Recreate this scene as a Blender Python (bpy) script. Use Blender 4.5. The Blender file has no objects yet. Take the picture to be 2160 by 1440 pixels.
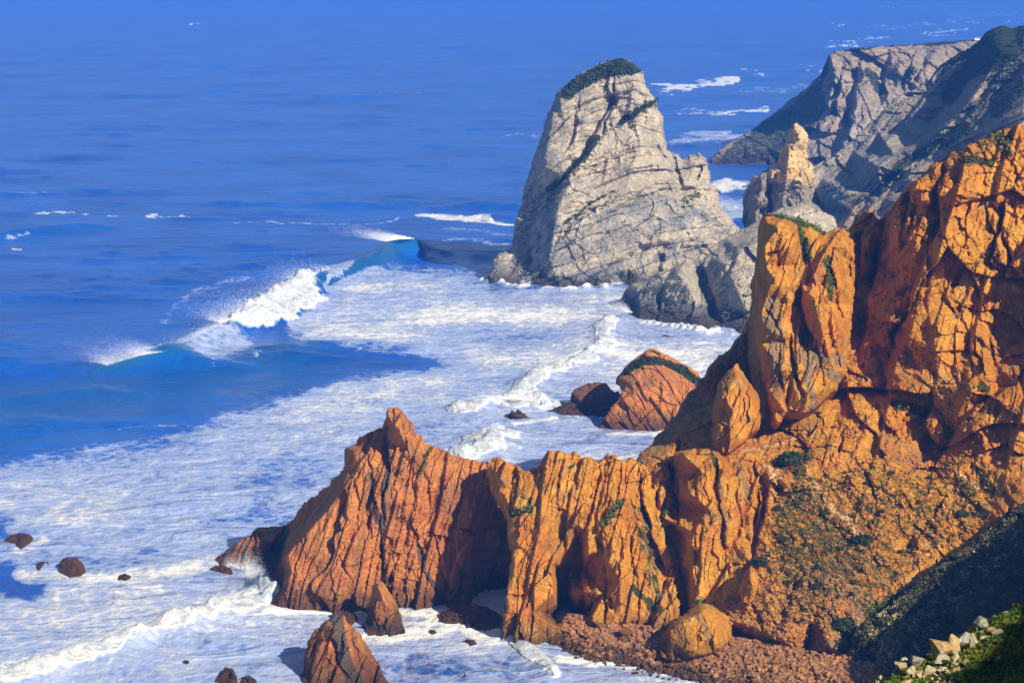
import bpy, bmesh, math, random
import numpy as np
from mathutils import Vector
from mathutils.geometry import delaunay_2d_cdt
S = bpy.context.scene
R = math.radians
random.seed(4)
# ------------------------------------------------------------------ camera, sky, sun, exposure
CAM_H = 140.0; FPX = 6000.0
PITCH = math.atan(820 / 6000.0)
cam = bpy.data.cameras.new('camera'); cam_o = bpy.data.objects.new('camera', cam); S.collection.objects.link(cam_o)
cam.sensor_width = 36; cam.lens = 100; cam.clip_start = 1; cam.clip_end = 60000
cam_o.location = (0, 0, CAM_H); cam_o.rotation_euler = (math.pi / 2 - PITCH, 0, 0)
S.camera = cam_o
SUN_EL = R(31); SUN_DIR = Vector((0.62 * math.cos(SUN_EL), -0.785 * math.cos(SUN_EL), math.sin(SUN_EL))).normalized()
W = bpy.data.worlds.new('World'); S.world = W; W.use_nodes = True
nt = W.node_tree; sk = nt.nodes.new('ShaderNodeTexSky'); sk.sky_type = 'NISHITA'; sk.sun_disc = False
sk.sun_elevation = SUN_EL; sk.sun_rotation = math.atan2(SUN_DIR.x, SUN_DIR.y)
sk.dust_density = 0.3; sk.ozone_density = 3.0; sk.altitude = 100
nt.links.new(sk.outputs[0], nt.nodes['Background'].inputs[0]); nt.nodes['Background'].inputs[1].default_value = 0.055
sun = bpy.data.lights.new('sun', 'SUN'); sun.energy = 5.0; sun.angle = R(0.5); sun.color = (1.0, 0.89, 0.70)
sun_o = bpy.data.objects.new('sun', sun); S.collection.objects.link(sun_o)
sun_o.rotation_euler = (-SUN_DIR).to_track_quat('-Z', 'Y').to_euler()
S.view_settings.view_transform = 'Standard'; S.view_settings.look = 'None'
S.view_settings.exposure = 0.68; S.view_settings.gamma = 1
S.cycles.volume_bounces = 1; S.cycles.max_bounces = 6

# ------------------------------------------------------------------ numeric helpers
def _h(ix, iy, iz, seed):
    n = (ix.astype(np.int64) * 73856093) ^ (iy.astype(np.int64) * 19349663) ^ (iz.astype(np.int64) * 83492791) ^ (seed * 2654435761 & 0x7fffffff)
    n = n & 0xffffffff
    n = ((n ^ (n >> 15)) * 2246822519) & 0xffffffff
    n = ((n ^ (n >> 13)) * 3266489917) & 0xffffffff
    n = n ^ (n >> 16)
    return n.astype(np.float64) / 4294967295.0
def noise(x, y, z, seed=0):
    x = np.asarray(x, float); y = np.asarray(y, float) + 0 * x; z = np.asarray(z, float) + 0 * x
    xi = np.floor(x); yi = np.floor(y); zi = np.floor(z)
    u = x - xi; v = y - yi; w = z - zi
    u = u * u * (3 - 2 * u); v = v * v * (3 - 2 * v); w = w * w * (3 - 2 * w)
    r = 0
    for a in (0, 1):
        for b in (0, 1):
            for c in (0, 1):
                r = r + _h(xi + a, yi + b, zi + c, seed) * (u if a else 1 - u) * (v if b else 1 - v) * (w if c else 1 - w)
    return r * 2 - 1
def fbm(x, y, z, o=4, seed=0, g=0.5):
    r = 0; a = 1; f = 1
    for i in range(o):
        r = r + a * noise(x * f, y * f, z * f, seed + i * 7); a *= g; f *= 2.03
    return r
def facets(a, b, seed, tilt=1.1, off=0.75):
    """piecewise planar blocks in a 2D domain (cell size 1); returns displacement and F2-F1"""
    ai = np.floor(a); bi = np.floor(b)
    best = np.full(a.shape, 1e9); sec = np.full(a.shape, 1e9); disp = np.zeros(a.shape)
    for i in (-1, 0, 1):
        for j in (-1, 0, 1):
            ca = ai + i; cb = bi + j; k = np.zeros(a.shape)
            sa = ca + _h(ca, cb, k, seed); sb = cb + _h(ca, cb, k + 1, seed)
            d = (a - sa) ** 2 + (b - sb) ** 2
            tx = (_h(ca, cb, k + 2, seed) * 1.6 - 0.5) * tilt; ty = (_h(ca, cb, k + 3, seed) * 2 - 1) * tilt
            of = (_h(ca, cb, k + 4, seed) * 2 - 1) * off
            m = d < best
            sec = np.where(m, best, np.minimum(sec, d))
            disp = np.where(m, of + tx * (a - sa) + ty * (b - sb), disp)
            best = np.where(m, d, best)
    return disp, np.sqrt(sec) - np.sqrt(best)
CT, ST = math.cos(PITCH), math.sin(PITCH)
def rays(px, py):
    a = (px - 1080) / FPX; b = (720 - py) / FPX
    return a, CT + b * ST, -ST + b * CT
def at(px, py, D):
    dx, dy, dz = rays(px, py); t = D / dy
    return dx * t, D + 0 * px, CAM_H + dz * t
def d_of_z(px, py, z):
    dx, dy, dz = rays(px, py); return (z - CAM_H) / dz * dy
def to_px(x, y, z):
    z = z - CAM_H; f = y * CT - z * ST; u = y * ST + z * CT
    return 1080 + FPX * x / f, 720 - FPX * u / f
def parse(s):
    out = []
    for t in s.split():
        p = t.split(','); x = float(p[0]); y = float(p[1]); d = None
        if len(p) > 2:
            d = float(d_of_z(x, y, 0.0)) if p[2] == 'w' else (float(d_of_z(x, y, float(p[2][1:]))) if p[2][0] == 'z' else float(p[2]))
        out.append([x, y, d])
    return out
def line(s):
    return np.array([[float(v) for v in t.split(',')] for t in s.split()])
def polydist(X, Y, P):
    """distance to polyline, signed side, parameter 0..1 along it"""
    best = np.full(X.shape, 1e9); side = np.zeros(X.shape); par = np.zeros(X.shape)
    L = np.hypot(*(P[1:] - P[:-1]).T); tot = L.sum(); acc = 0
    for i in range(len(P) - 1):
        ax, ay = P[i]; bx, by = P[i + 1]; l = max(L[i], 1e-6)
        t = np.clip(((X - ax) * (bx - ax) + (Y - ay) * (by - ay)) / l ** 2, 0, 1)
        dx = X - ax - t * (bx - ax); dy = Y - ay - t * (by - ay); d = np.hypot(dx, dy)
        s = (bx - ax) * (Y - ay) - (by - ay) * (X - ax)
        m = d < best; best = np.where(m, d, best); side = np.where(m, np.sign(s), side); par = np.where(m, (acc + t * l) / tot, par)
        acc += l
    return best, side, par
def inside(X, Y, P):
    r = np.zeros(X.shape, bool); n = len(P)
    for i in range(n):
        x0, y0 = P[i][0], P[i][1]; x1, y1 = P[(i + 1) % n][0], P[(i + 1) % n][1]
        if y0 == y1: continue
        c = ((y0 > Y) != (y1 > Y)) & (X < (x1 - x0) * (Y - y0) / (y1 - y0) + x0)
        r ^= c
    return r
def sstep(a, b, x):
    t = np.clip((x - a) / (b - a), 0, 1); return t * t * (3 - 2 * t)

# ------------------------------------------------------------------ object helpers
def tag(o, label=None, cat=None, group=None, kind=None):
    if label: o['label'] = label
    if cat: o['category'] = cat
    if group: o['group'] = group
    if kind: o['kind'] = kind
    return o
def mesh_obj(name, verts, faces, mat, parent=None, origin=None, attrs=None, smooth=False):
    verts = np.asarray(verts, np.float32); faces = np.asarray(faces, np.int32)
    if origin is not None: verts = verts - np.array(origin, np.float32)
    me = bpy.data.meshes.new(name); n = faces.shape[1]
    me.vertices.add(len(verts)); me.vertices.foreach_set('co', verts.ravel())
    me.loops.add(faces.size); me.loops.foreach_set('vertex_index', faces.ravel())
    me.polygons.add(len(faces)); me.polygons.foreach_set('loop_start', np.arange(0, faces.size, n, dtype=np.int32))
    me.polygons.foreach_set('use_smooth', np.full(len(faces), smooth))
    me.update(calc_edges=True)
    for k, v in (attrs or {}).items():
        a = me.attributes.new(k, 'FLOAT', 'POINT'); a.data.foreach_set('value', np.asarray(v, np.float32))
    me.materials.append(mat)
    o = bpy.data.objects.new(name, me); S.collection.objects.link(o)
    if origin is not None: o.location = origin
    if parent is not None:
        o.parent = parent; o.matrix_parent_inverse.identity()
        if origin is not None: o.location = Vector(origin) - parent.location
    return o
#NODES
class NG:
    def __init__(s, name):
        s.m = bpy.data.materials.new(name); s.m.use_nodes = True; s.t = s.m.node_tree
        s.t.nodes.clear(); s.out = s.n('ShaderNodeOutputMaterial')
    def n(s, ty, **k):
        x = s.t.nodes.new(ty)
        for a, b in k.items(): setattr(x, a, b)
        return x
    def set(s, sock, v):
        if isinstance(v, bpy.types.NodeSocket): s.t.links.new(v, sock)
        elif isinstance(v, (tuple, list)) and len(v) == 3 and sock.type == 'RGBA': sock.default_value = (*v, 1)
        else: sock.default_value = v
    def math(s, op, a, b=0.0, c=False):
        x = s.n('ShaderNodeMath', operation=op, use_clamp=c); s.set(x.inputs[0], a); s.set(x.inputs[1], b); return x.outputs[0]
    def mix(s, f, a, b, mode='MIX'):
        x = s.n('ShaderNodeMix', data_type='RGBA', blend_type=mode); s.set(x.inputs[0], f); s.set(x.inputs[6], a); s.set(x.inputs[7], b); return x.outputs[2]
    def ramp(s, v, lo, hi, a=0.0, b=1.0):
        x = s.n('ShaderNodeMapRange', interpolation_type='SMOOTHSTEP'); s.set(x.inputs[0], v)
        for i, q in enumerate((lo, hi, a, b)): s.set(x.inputs[i + 1], q)
        return x.outputs[0]
    def pos(s, scale=(1, 1, 1), rot=(0, 0, 0)):
        g = s.n('ShaderNodeNewGeometry'); m = s.n('ShaderNodeMapping'); m.inputs['Scale'].default_value = scale; m.inputs['Rotation'].default_value = rot
        s.t.links.new(g.outputs['Position'], m.inputs[0]); return m.outputs[0]
    def noise(s, vec, scale, det=6, rough=0.55, dist=0.0):
        x = s.n('ShaderNodeTexNoise'); s.set(x.inputs['Vector'], vec); x.inputs['Scale'].default_value = scale
        x.inputs['Detail'].default_value = det; x.inputs['Roughness'].default_value = rough; x.inputs['Distortion'].default_value = dist
        return x.outputs['Fac']
    def voro(s, vec, scale, feat='DISTANCE_TO_EDGE', out=0):
        x = s.n('ShaderNodeTexVoronoi', feature=feat); s.set(x.inputs['Vector'], vec); x.inputs['Scale'].default_value = scale; return x.outputs[out]
    def attr(s, name):
        x = s.n('ShaderNodeAttribute', attribute_name=name); return x.outputs['Fac']
    def bump(s, h, st, dist, nrm=None):
        x = s.n('ShaderNodeBump'); s.set(x.inputs['Height'], h); x.inputs['Strength'].default_value = st; x.inputs['Distance'].default_value = dist
        if nrm is not None: s.set(x.inputs['Normal'], nrm)
        return x.outputs[0]
    def bsdf(s, col, rough=0.9, nrm=None, spec=0.15, **k):
        x = s.n('ShaderNodeBsdfPrincipled'); s.set(x.inputs['Base Color'], col); s.set(x.inputs['Roughness'], rough)
        s.set(x.inputs['Specular IOR Level'], spec)
        if nrm is not None: s.set(x.inputs['Normal'], nrm)
        for a, b in k.items(): s.set(x.inputs[a], b)
        s.t.links.new(x.outputs[0], s.out.inputs[0]); return x

def warped(g, vec, sc, amt):
    nz = g.n('ShaderNodeTexNoise'); g.set(nz.inputs['Vector'], vec); nz.inputs['Scale'].default_value = sc; nz.inputs['Detail'].default_value = 3
    v = g.n('ShaderNodeVectorMath', operation='MULTIPLY_ADD'); g.t.links.new(nz.outputs['Color'], v.inputs[0])
    v.inputs[1].default_value = (amt, amt, amt); g.set(v.inputs[2], vec); return v.outputs[0]
def rock_mat(name, a, b, c, dark, veg, grey, strata=None, sc=1.0, vegup=0.0, wet=True):
    """a,b,c base colours blended by noise; dark crack colour; veg green; grey tint colour (attribute)"""
    g = NG(name); p = g.pos(); 
    n1 = g.noise(p, 0.05 * sc, 6, 0.6, 0.4); n2 = g.noise(p, 0.25 * sc, 8, 0.65, 0.6); n3 = g.noise(p, 1.3 * sc, 6, 0.7)
    col = g.mix(g.ramp(n1, 0.40, 0.60), a, b)
    col = g.mix(g.ramp(n2, 0.48, 0.68), col, c)
    pb = g.noise(g.pos((1, 1, .4), (0, R(14), 0)), 0.11 * sc, 5, 0.65, 0.8)
    col = g.mix(g.math('MULTIPLY', g.ramp(pb, 0.54, 0.66), 0.55), col, grey)
    col = g.mix(g.math('MULTIPLY', g.ramp(g.noise(g.pos((1, 1, .3), (0, R(10), 0)), 0.7 * sc, 5, 0.7, 0.5), 0.56, 0.7), 0.45), col, tuple(min(1, 1.12 * v) for v in c))
    col = g.mix(g.math('MULTIPLY', g.ramp(g.noise(g.pos((1, 1, .25), (0, R(14), 0)), 1.9 * sc, 4, 0.7, 0.3), 0.57, 0.68), 0.4), col, dark)
    tint = g.attr('grey'); col = g.mix(g.ramp(g.math('ADD', tint, g.math('MULTIPLY', g.math('SUBTRACT', n2, 0.5), 1.2)), 0.35, 0.65), col, grey)
    sp = None
    if strata:
        rot, st = strata; q = g.pos(st, rot); sp = g.noise(warped(g, q, 0.03, 2.0), 0.35 * sc, 5, 0.65)
        col = g.mix(g.math('MULTIPLY', g.ramp(sp, 0.50, 0.66), 0.55), col, grey)
    col = g.mix(g.math('MULTIPLY', g.ramp(n3, 0.52, 0.75), 0.35), col, dark)
    cq = warped(g, g.pos((1, 1, 0.55), (0, R(18), 0)), 0.3 * sc, 0.8)
    v1 = g.voro(cq, 0.16 * sc); v2 = g.voro(cq, 0.5 * sc)
    crk = g.math('MAXIMUM', g.ramp(v1, 0.0, 0.02, 1, 0), g.math('MULTIPLY', g.ramp(v2, 0.0, 0.03, 1, 0), 0.6))
    crk = g.math('MULTIPLY', crk, g.ramp(n2, 0.48, 0.66))
    col = g.mix(g.math('MULTIPLY', crk, 0.55), col, dark)
    col = g.mix(g.math('MULTIPLY', g.ramp(g.noise(p, 3.5 * sc, 5, 0.8), 0.40, 0.62, 1, 0), 0.22), col, dark)
    col = g.mix(g.ramp(g.attr('sand'), 0.3, 0.7), col, (0.66, 0.42, 0.20))
    # plants where the veg attribute says so, plus a little on upward ledges
    vg = g.attr('veg')
    if vegup:
        geo = g.n('ShaderNodeNewGeometry'); sx = g.n('ShaderNodeSeparateXYZ'); g.t.links.new(geo.outputs['Normal'], sx.inputs[0])
        vg = g.math('MAXIMUM', vg, g.math('MULTIPLY', g.ramp(sx.outputs[2], 0.62, 0.95), vegup))
    vm = g.ramp(g.math('ADD', vg, g.math('MULTIPLY', g.math('SUBTRACT', g.noise(p, 0.5, 8, 0.75), 0.5), 2.2)), 0.42, 0.58)
    vcol = g.mix(g.ramp(g.noise(p, 0.35, 5, 0.7), 0.4, 0.62), veg[0], veg[1])
    col = g.mix(vm, col, vcol)
    if wet:
        geo = g.n('ShaderNodeNewGeometry'); sx = g.n('ShaderNodeSeparateXYZ'); g.t.links.new(geo.outputs['Position'], sx.inputs[0])
        wz = g.math('ADD', sx.outputs[2], g.math('MULTIPLY', g.math('SUBTRACT', n2, 0.5), 8.0))
        col = g.mix(g.ramp(wz, 0.8, 7.5 if wet is True else wet, 0.80, 0.0), col, (0.045, 0.032, 0.022))
    h = g.math('ADD', g.math('MULTIPLY', n2, 1.4), g.math('ADD', g.math('MULTIPLY', n3, 0.5), g.math('MULTIPLY', crk, -0.45)))
    if sp is not None: h = g.math('ADD', h, g.math('MULTIPLY', sp, 1.3))
    h = g.math('ADD', h, g.math('MULTIPLY', g.noise(p, 4.0 * sc, 4, 0.7), 0.12))
    cw = warped(g, g.pos((1, 1, .35), (0, R(-15), 0)), 0.5 * sc, 1.2)
    vc1 = g.n('ShaderNodeTexVoronoi', feature='F1'); g.set(vc1.inputs['Vector'], cw); vc1.inputs['Scale'].default_value = .55 * sc
    vc2 = g.n('ShaderNodeTexVoronoi', feature='F1'); g.set(vc2.inputs['Vector'], cw); vc2.inputs['Scale'].default_value = 1.5 * sc
    s1 = g.n('ShaderNodeSeparateColor'); g.t.links.new(vc1.outputs['Color'], s1.inputs[0]); s2 = g.n('ShaderNodeSeparateColor'); g.t.links.new(vc2.outputs['Color'], s2.inputs[0])
    h = g.math('ADD', h, g.math('ADD', g.math('MULTIPLY', s1.outputs[0], .14), g.math('MULTIPLY', s2.outputs[0], .08)))
    hs = g.n('ShaderNodeHueSaturation'); g.set(hs.inputs['Color'], col); g.set(hs.inputs['Value'], g.ramp(g.math('ADD', g.math('MULTIPLY', s1.outputs[1], .6), g.math('MULTIPLY', s2.outputs[1], .4)), 0.15, 0.85, .84, 1.12)); hs.inputs['Fac'].default_value = 1
    col = hs.outputs[0]
    g.bsdf(col, 0.92, g.bump(h, 1.0, 1.3 / sc), 0.08)
    return g.m
VEG = ((0.035, 0.060, 0.012), (0.085, 0.085, 0.018))
VEGD = ((0.03, 0.055, 0.018), (0.065, 0.075, 0.03))
M_ORANGE = rock_mat('orange_rock', (0.69, 0.315, 0.032), (0.60, 0.215, 0.025), (0.75, 0.42, 0.085), (0.17, 0.07, 0.025), VEG, (0.36, 0.24, 0.12), vegup=0.10)
M_RUST = rock_mat('rust_rock', (0.64, 0.25, 0.068), (0.54, 0.185, 0.055), (0.70, 0.32, 0.095), (0.11, 0.04, 0.02), VEG, (0.15, 0.115, 0.09), vegup=0.05)
M_SLOPE = rock_mat('stony_slope', (0.58, 0.26, 0.075), (0.50, 0.20, 0.055), (0.66, 0.36, 0.13), (0.10, 0.05, 0.02), ((0.06, 0.07, 0.014), (0.16, 0.10, 0.02)), (0.17, 0.12, 0.075), vegup=0.12, sc=1.4)
M_LIME = rock_mat('limestone_rock', (0.66, 0.57, 0.42), (0.54, 0.47, 0.36), (0.74, 0.63, 0.45), (0.18, 0.16, 0.14), VEGD, (0.30, 0.31, 0.31), strata=((0, R(-22), 0), (0.22, 0.3, 1.6)), sc=0.55, vegup=0.10)
M_PALE = rock_mat('pale_rock', (0.82, 0.62, 0.30), (0.72, 0.58, 0.36), (0.82, 0.50, 0.16), (0.25, 0.14, 0.06), VEGD, (0.36, 0.33, 0.27), sc=0.6)
M_FAR = rock_mat('far_rock', (0.48, 0.36, 0.25), (0.38, 0.32, 0.26), (0.56, 0.46, 0.34), (0.10, 0.09, 0.08), VEGD, (0.58, 0.52, 0.40), strata=((0, R(-35), 0), (0.25, 0.3, 1.4)), sc=0.35, vegup=0.22)
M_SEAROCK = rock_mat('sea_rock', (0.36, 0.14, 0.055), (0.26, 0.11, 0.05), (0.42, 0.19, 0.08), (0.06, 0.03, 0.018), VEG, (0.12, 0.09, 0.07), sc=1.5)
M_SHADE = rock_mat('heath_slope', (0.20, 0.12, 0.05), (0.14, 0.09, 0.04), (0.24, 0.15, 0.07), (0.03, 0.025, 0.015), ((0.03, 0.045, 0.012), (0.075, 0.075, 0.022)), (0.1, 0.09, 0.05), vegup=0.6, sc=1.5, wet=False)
M_WHITE = rock_mat('white_boulder', (0.62, 0.56, 0.40), (0.66, 0.50, 0.26), (0.70, 0.62, 0.48), (0.14, 0.10, 0.06), VEG, (0.60, 0.27, 0.07), sc=6, wet=False)
M_WHITEO = rock_mat('stained_boulder', (0.66, 0.46, 0.22), (0.68, 0.38, 0.14), (0.70, 0.58, 0.38), (0.14, 0.10, 0.06), VEG, (0.60, 0.27, 0.07), sc=6, wet=False)
M_WHITEG = rock_mat('grey_boulder', (0.44, 0.42, 0.34), (0.36, 0.35, 0.30), (0.56, 0.52, 0.42), (0.10, 0.09, 0.07), VEG, (0.30, 0.30, 0.28), sc=6, wet=False)
M_BEACH = rock_mat('beach_stones', (0.54, 0.25, 0.10), (0.40, 0.19, 0.085), (0.66, 0.36, 0.16), (0.07, 0.035, 0.02), VEG, (0.26, 0.17, 0.11), sc=2.5, wet=2.6)
def leaf_mat(name, a, b):
    g = NG(name); col = g.mix(g.ramp(g.noise(g.pos(), 0.5, 4), 0.4, 0.6), a, b); g.bsdf(col, 0.8, None, 0.1); return g.m
M_LEAF = leaf_mat('shrub_leaves', (0.05, 0.06, 0.014), (0.15, 0.11, 0.025))
M_LEAFD = leaf_mat('dark_shrub_leaves', (0.022, 0.040, 0.014), (0.050, 0.062, 0.022))
M_LEAFB = leaf_mat('bright_shrub_leaves', (0.06, 0.11, 0.012), (0.13, 0.15, 0.02))

# ------------------------------------------------------------------ rock masses
REL = {}
def tri_raster(P, X, Y, values):
    """piecewise linear interpolation over the Delaunay triangulation of P"""
    vs, es, fs, ov, oe, of = delaunay_2d_cdt([Vector((p[0], p[1])) for p in P], [], [], 0, 0.01)
    val = np.zeros(len(vs))
    for i, o in enumerate(ov): val[i] = values[o[0]] if o else 0
    V = np.array([(v[0], v[1]) for v in vs]); out = np.full(X.shape, np.nan)
    x0 = X[0, 0]; y0 = Y[0, 0]; sx = X[0, 1] - x0; sy = Y[1, 0] - y0
    for f in fs:
        a, b, c = V[f[0]], V[f[1]], V[f[2]]
        i0 = max(0, int((min(a[0], b[0], c[0]) - x0) / sx) - 1); i1 = min(X.shape[1], int((max(a[0], b[0], c[0]) - x0) / sx) + 2)
        j0 = max(0, int((min(a[1], b[1], c[1]) - y0) / sy) - 1); j1 = min(X.shape[0], int((max(a[1], b[1], c[1]) - y0) / sy) + 2)
        if i1 <= i0 or j1 <= j0: continue
        xx = X[j0:j1, i0:i1]; yy = Y[j0:j1, i0:i1]
        dn = (b[1] - c[1]) * (a[0] - c[0]) + (c[0] - b[0]) * (a[1] - c[1])
        if abs(dn) < 1e-9: continue
        w0 = ((b[1] - c[1]) * (xx - c[0]) + (c[0] - b[0]) * (yy - c[1])) / dn
        w1 = ((c[1] - a[1]) * (xx - c[0]) + (a[0] - c[0]) * (yy - c[1])) / dn
        w2 = 1 - w0 - w1; m = (w0 > -1e-3) & (w1 > -1e-3) & (w2 > -1e-3)
        o = out[j0:j1, i0:i1]; o[m] = (w0 * val[f[0]] + w1 * val[f[1]] + w2 * val[f[2]])[m]
    return out
def mass(name, outline, pts, mat, step=2.5, strokes=(), veg=(), grey=(), sand=(), fac=((9, 16, 1.6, 0), (3.5, 6, 0.6, 0)), fb=0.35,
         jag=2.5, rnd=(8, 1.5), thick=(2.5, 0.6), skirt=14, parent=None, seed=1, slab=None, slabfade=None, relkey=None, smooth=False, pct=0.6):
    """One rock mass. outline: x,y,depth round the rock as seen from the headland, pts: its inner arêtes and hollows;
    fac: (block width m, block height m, amplitude m, tilt of the blocks in degrees)."""
    O = parse(outline); n = len(O)
    L = np.array([0] + list(np.cumsum([math.hypot(O[(i + 1) % n][0] - O[i][0], O[(i + 1) % n][1] - O[i][1]) for i in range(n)])))
    known = [i for i in range(n) if O[i][2] is not None]
    for i in range(n):
        if O[i][2] is None:
            a = max([k for k in known if k < i], default=known[-1] - n); b = min([k for k in known if k > i], default=known[0] + n)
            la = L[a] if a >= 0 else L[a + n] - L[n]; lb = L[b] if b < n else L[b - n] + L[n]
            t = (L[i] - la) / (lb - la); O[i][2] = O[a % n][2] * (1 - t) + O[b % n][2] * t
    # finer, jagged outline
    Q = []
    for i in range(n):
        a = O[i]; b = O[(i + 1) % n]; l = math.hypot(b[0] - a[0], b[1] - a[1]); m = max(1, int(l / (jag * 1.6 + 1.5)))
        wat = abs(a[1] - b[1]) < 30 and abs(a[2] - d_of_z(a[0], a[1], 0)) < 3
        for k in range(m):
            t = k / m; x = a[0] + (b[0] - a[0]) * t; y = a[1] + (b[1] - a[1]) * t; j = jag if k and not wat else jag * 0.25
            r1 = noise(np.array([x * .11]), y * .11, seed)[0]; r2 = noise(np.array([x * .11]), y * .11, seed + 9.5)[0]
            r1 += 0.7 * noise(np.array([x * .33]), y * .33, seed + 4)[0]; r2 += 0.7 * noise(np.array([x * .33]), y * .33, seed + 14.5)[0]
            Q.append((x + r1 * j * 1.3, y + r2 * j * 1.3, a[2] + (b[2] - a[2]) * t))
    xs = [q[0] for q in Q]; ys = [q[1] for q in Q]
    X, Y = np.meshgrid(np.arange(min(xs) - step, max(xs) + 2 * step, step), np.arange(min(ys) - step, max(ys) + 2 * step + skirt, step))
    I = parse(pts) if pts else []
    allp = [o for o in O] + I
    big = [(min(xs) - 400, min(ys) - 400), (max(xs) + 400, min(ys) - 400), (max(xs) + 400, max(ys) + 400), (min(xs) - 400, max(ys) + 400)]
    vals = [p[2] for p in allp]
    for q in big:
        vals.append(min(allp, key=lambda p: (p[0] - q[0]) ** 2 + (p[1] - q[1]) ** 2)[2])
    D = tri_raster([(p[0], p[1]) for p in allp] + big, X, Y, vals)
    D = np.where(np.isnan(D), np.nanmean(D), D)
    # soften the coarse facets a little with a warp-free 3x3 blur
    for _ in range(2):
        E = np.pad(D, 1, mode='edge'); D = (E[:-2, 1:-1] + E[2:, 1:-1] + E[1:-1, :-2] + E[1:-1, 2:] + 2 * E[1:-1, 1:-1]) / 6
    M = inside(X, Y, Q)
    wx, wy, wz = at(X, Y, D); s = wz + 0.35 * wy
    warpx = X + 6 * noise(X * .03, Y * .03, seed + 3.3) + 4 * noise(X * .1, Y * .07, seed + 5.3) + 2 * noise(X * .3, Y * .2, seed + 5.3)
    warpy = Y + 6 * noise(X * .03, Y * .03, seed + 8.3) + 4 * noise(X * .1, Y * .1, seed + 15.3)
    for st in strokes:
        P = line(st[0]); wl, wr, amp = st[1:4]
        d, sd, t = polydist(warpx, warpy, P); w = np.where(sd > 0, wl * 2.6, wr * 0.45) if amp > 0 else np.where(sd > 0, wl, wr)  # + side: picture left
        w = w * (1 + 0.5 * noise(X * .05, Y * .05, seed + 2.2))
        f = np.clip(1 - d / w, 0, 1); tp = np.clip(np.minimum(t, 1 - t) * 5 + 0.1, 0, 1) * (0.85 + 0.7 * noise(t * len(P) * 1.3, seed + 0.5, amp))
        D = D + amp * f * tp
    mpp = np.median(D[M]) / FPX
    for k, (cw, ch, amp, ang) in enumerate(fac):
        ca, sa = math.cos(R(ang)), math.sin(R(ang))
        wa = wx + cw * 0.35 * fbm(wx / cw * 1.3, s / cw * 1.3, seed + k, 2, seed + 20 + k)
        ws = s + ch * 0.30 * fbm(wx / ch * 1.3, s / ch * 1.3, seed + k + 40, 2, seed + 60 + k)
        a = (wa * ca + ws * sa) / cw; b = (-wa * sa + ws * ca) / ch
        f, e = facets(a, b, seed * 13 + k)
        if slabfade: f = f * (.3 + .7 * sstep(slabfade[1], slabfade[0], warpy - .15 * (X - 1700)))
        D = D + amp * f + amp * 0.12 * np.clip(1 - e / 0.08, 0, 1)
    ang = fac[0][3]; ca, sa = math.cos(R(ang)), math.sin(R(ang)); mm = mpp * 60
    ra = (wx * ca + s * sa); rb = (-wx * sa + s * ca)
    rough = sstep(-.25, .35, fbm(ra / (mm * 2.2), rb / (mm * 3.5), .7, 2, seed + 201))   # smooth faces beside broken ones
    if slab:   # long parallel beds: gentle face, then a sharp step. angle of the beds from vertical
        la, lst = slab; cl, sl = math.cos(R(la)), math.sin(R(la))
        for k, (lam, am) in enumerate(lst):
            a = (wx * cl + s * sl) / lam; b = (-wx * sl + s * cl) / lam
            a = a + 0.5 * noise(a * .6, b * .12, 2.2, seed + 211 + k) + 1.0 * noise(a * .22, b * .22, 2.2, seed + 251) + 0.22 * noise(a * 1.7, b * .5, 2.2, seed + 221 + k) + .5 * (_h(np.floor(b * .16 + noise(a * .5, b * .1, 0, 5)), 0 * b, 0 * b, seed + k))
            fl = np.floor(a); fr = a - fl; hgt = .35 + 1.0 * _h(fl, np.floor(b * .22 + 3 * _h(fl, 0 * b, 0 * b, 7)), 0 * b, seed + 231 + k)
            D = D + am * (.2 if mat is M_LIME else .45) * (_h(fl, np.floor(b * .5 + 5 * _h(fl, 0 * b, 0 * b, 9) + .3 * noise(a * 1.5, b, 0, 3)), 0 * b, seed + 241 + k) - .5) * (.3 if slabfade and k == 0 else 1)
            D = D + am * hgt * np.where(fr < .93, fr / .93, (1 - fr) / .07) * (1 if slabfade is None else .12 + .88 * sstep(slabfade[1], slabfade[0], warpy - .15 * (X - 1700)))
    for k, (q, am) in enumerate(((10.0, .20), (4.6, .10))):
        cw = q * mpp * 1.5; f, e = facets(ra / cw + 0.4 * noise(ra / cw * .5, rb / cw * .5, 1.1, seed + 31), rb / (cw * 2.6), seed * 17 + k)
        D = D + am * f * cw * (1.0 + fb) * (.25 + .9 * rough)
    for q, am in ((5.0, 0.8), (1.9, 0.36), (0.8, 0.16)):
        sc_ = q * mm / 6.0
        D = D + 2.0 * fb * am * np.abs(noise(ra / sc_, rb / (sc_ * 2.2), 0.3, seed + 70 + int(q))) * mm / 6.0 * (.2 + .9 * rough)
    D = D + fb * fbm(wx * .35, wz * .35, wy * .12, 5, seed + 90, pct) * (.35 + .8 * rough)
    # round the rim away from the viewer
    dist = np.full(X.shape, 1e9)
    QA = np.array([(q[0], q[1]) for q in Q] + [(Q[0][0], Q[0][1])])
    wl = [i for i in range(len(Q)) if not abs(Q[i][2] - d_of_z(Q[i][0], Q[i][1], 0)) < 2.5]
    step_i = max(1, len(wl) // 400)
    for i in wl[::step_i]:
        a = QA[i]; b = QA[i + 1]; l2 = max(1e-6, (b[0] - a[0]) ** 2 + (b[1] - a[1]) ** 2)
        j0 = max(0, int((min(a[0], b[0]) - rnd[0] - X[0, 0]) / step)); j1 = int((max(a[0], b[0]) + rnd[0] - X[0, 0]) / step) + 2
        k0 = max(0, int((min(a[1], b[1]) - rnd[0] - Y[0, 0]) / step)); k1 = int((max(a[1], b[1]) + rnd[0] - Y[0, 0]) / step) + 2
        xx = X[k0:k1, j0:j1]; yy = Y[k0:k1, j0:j1]
        if not xx.size: continue
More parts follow.
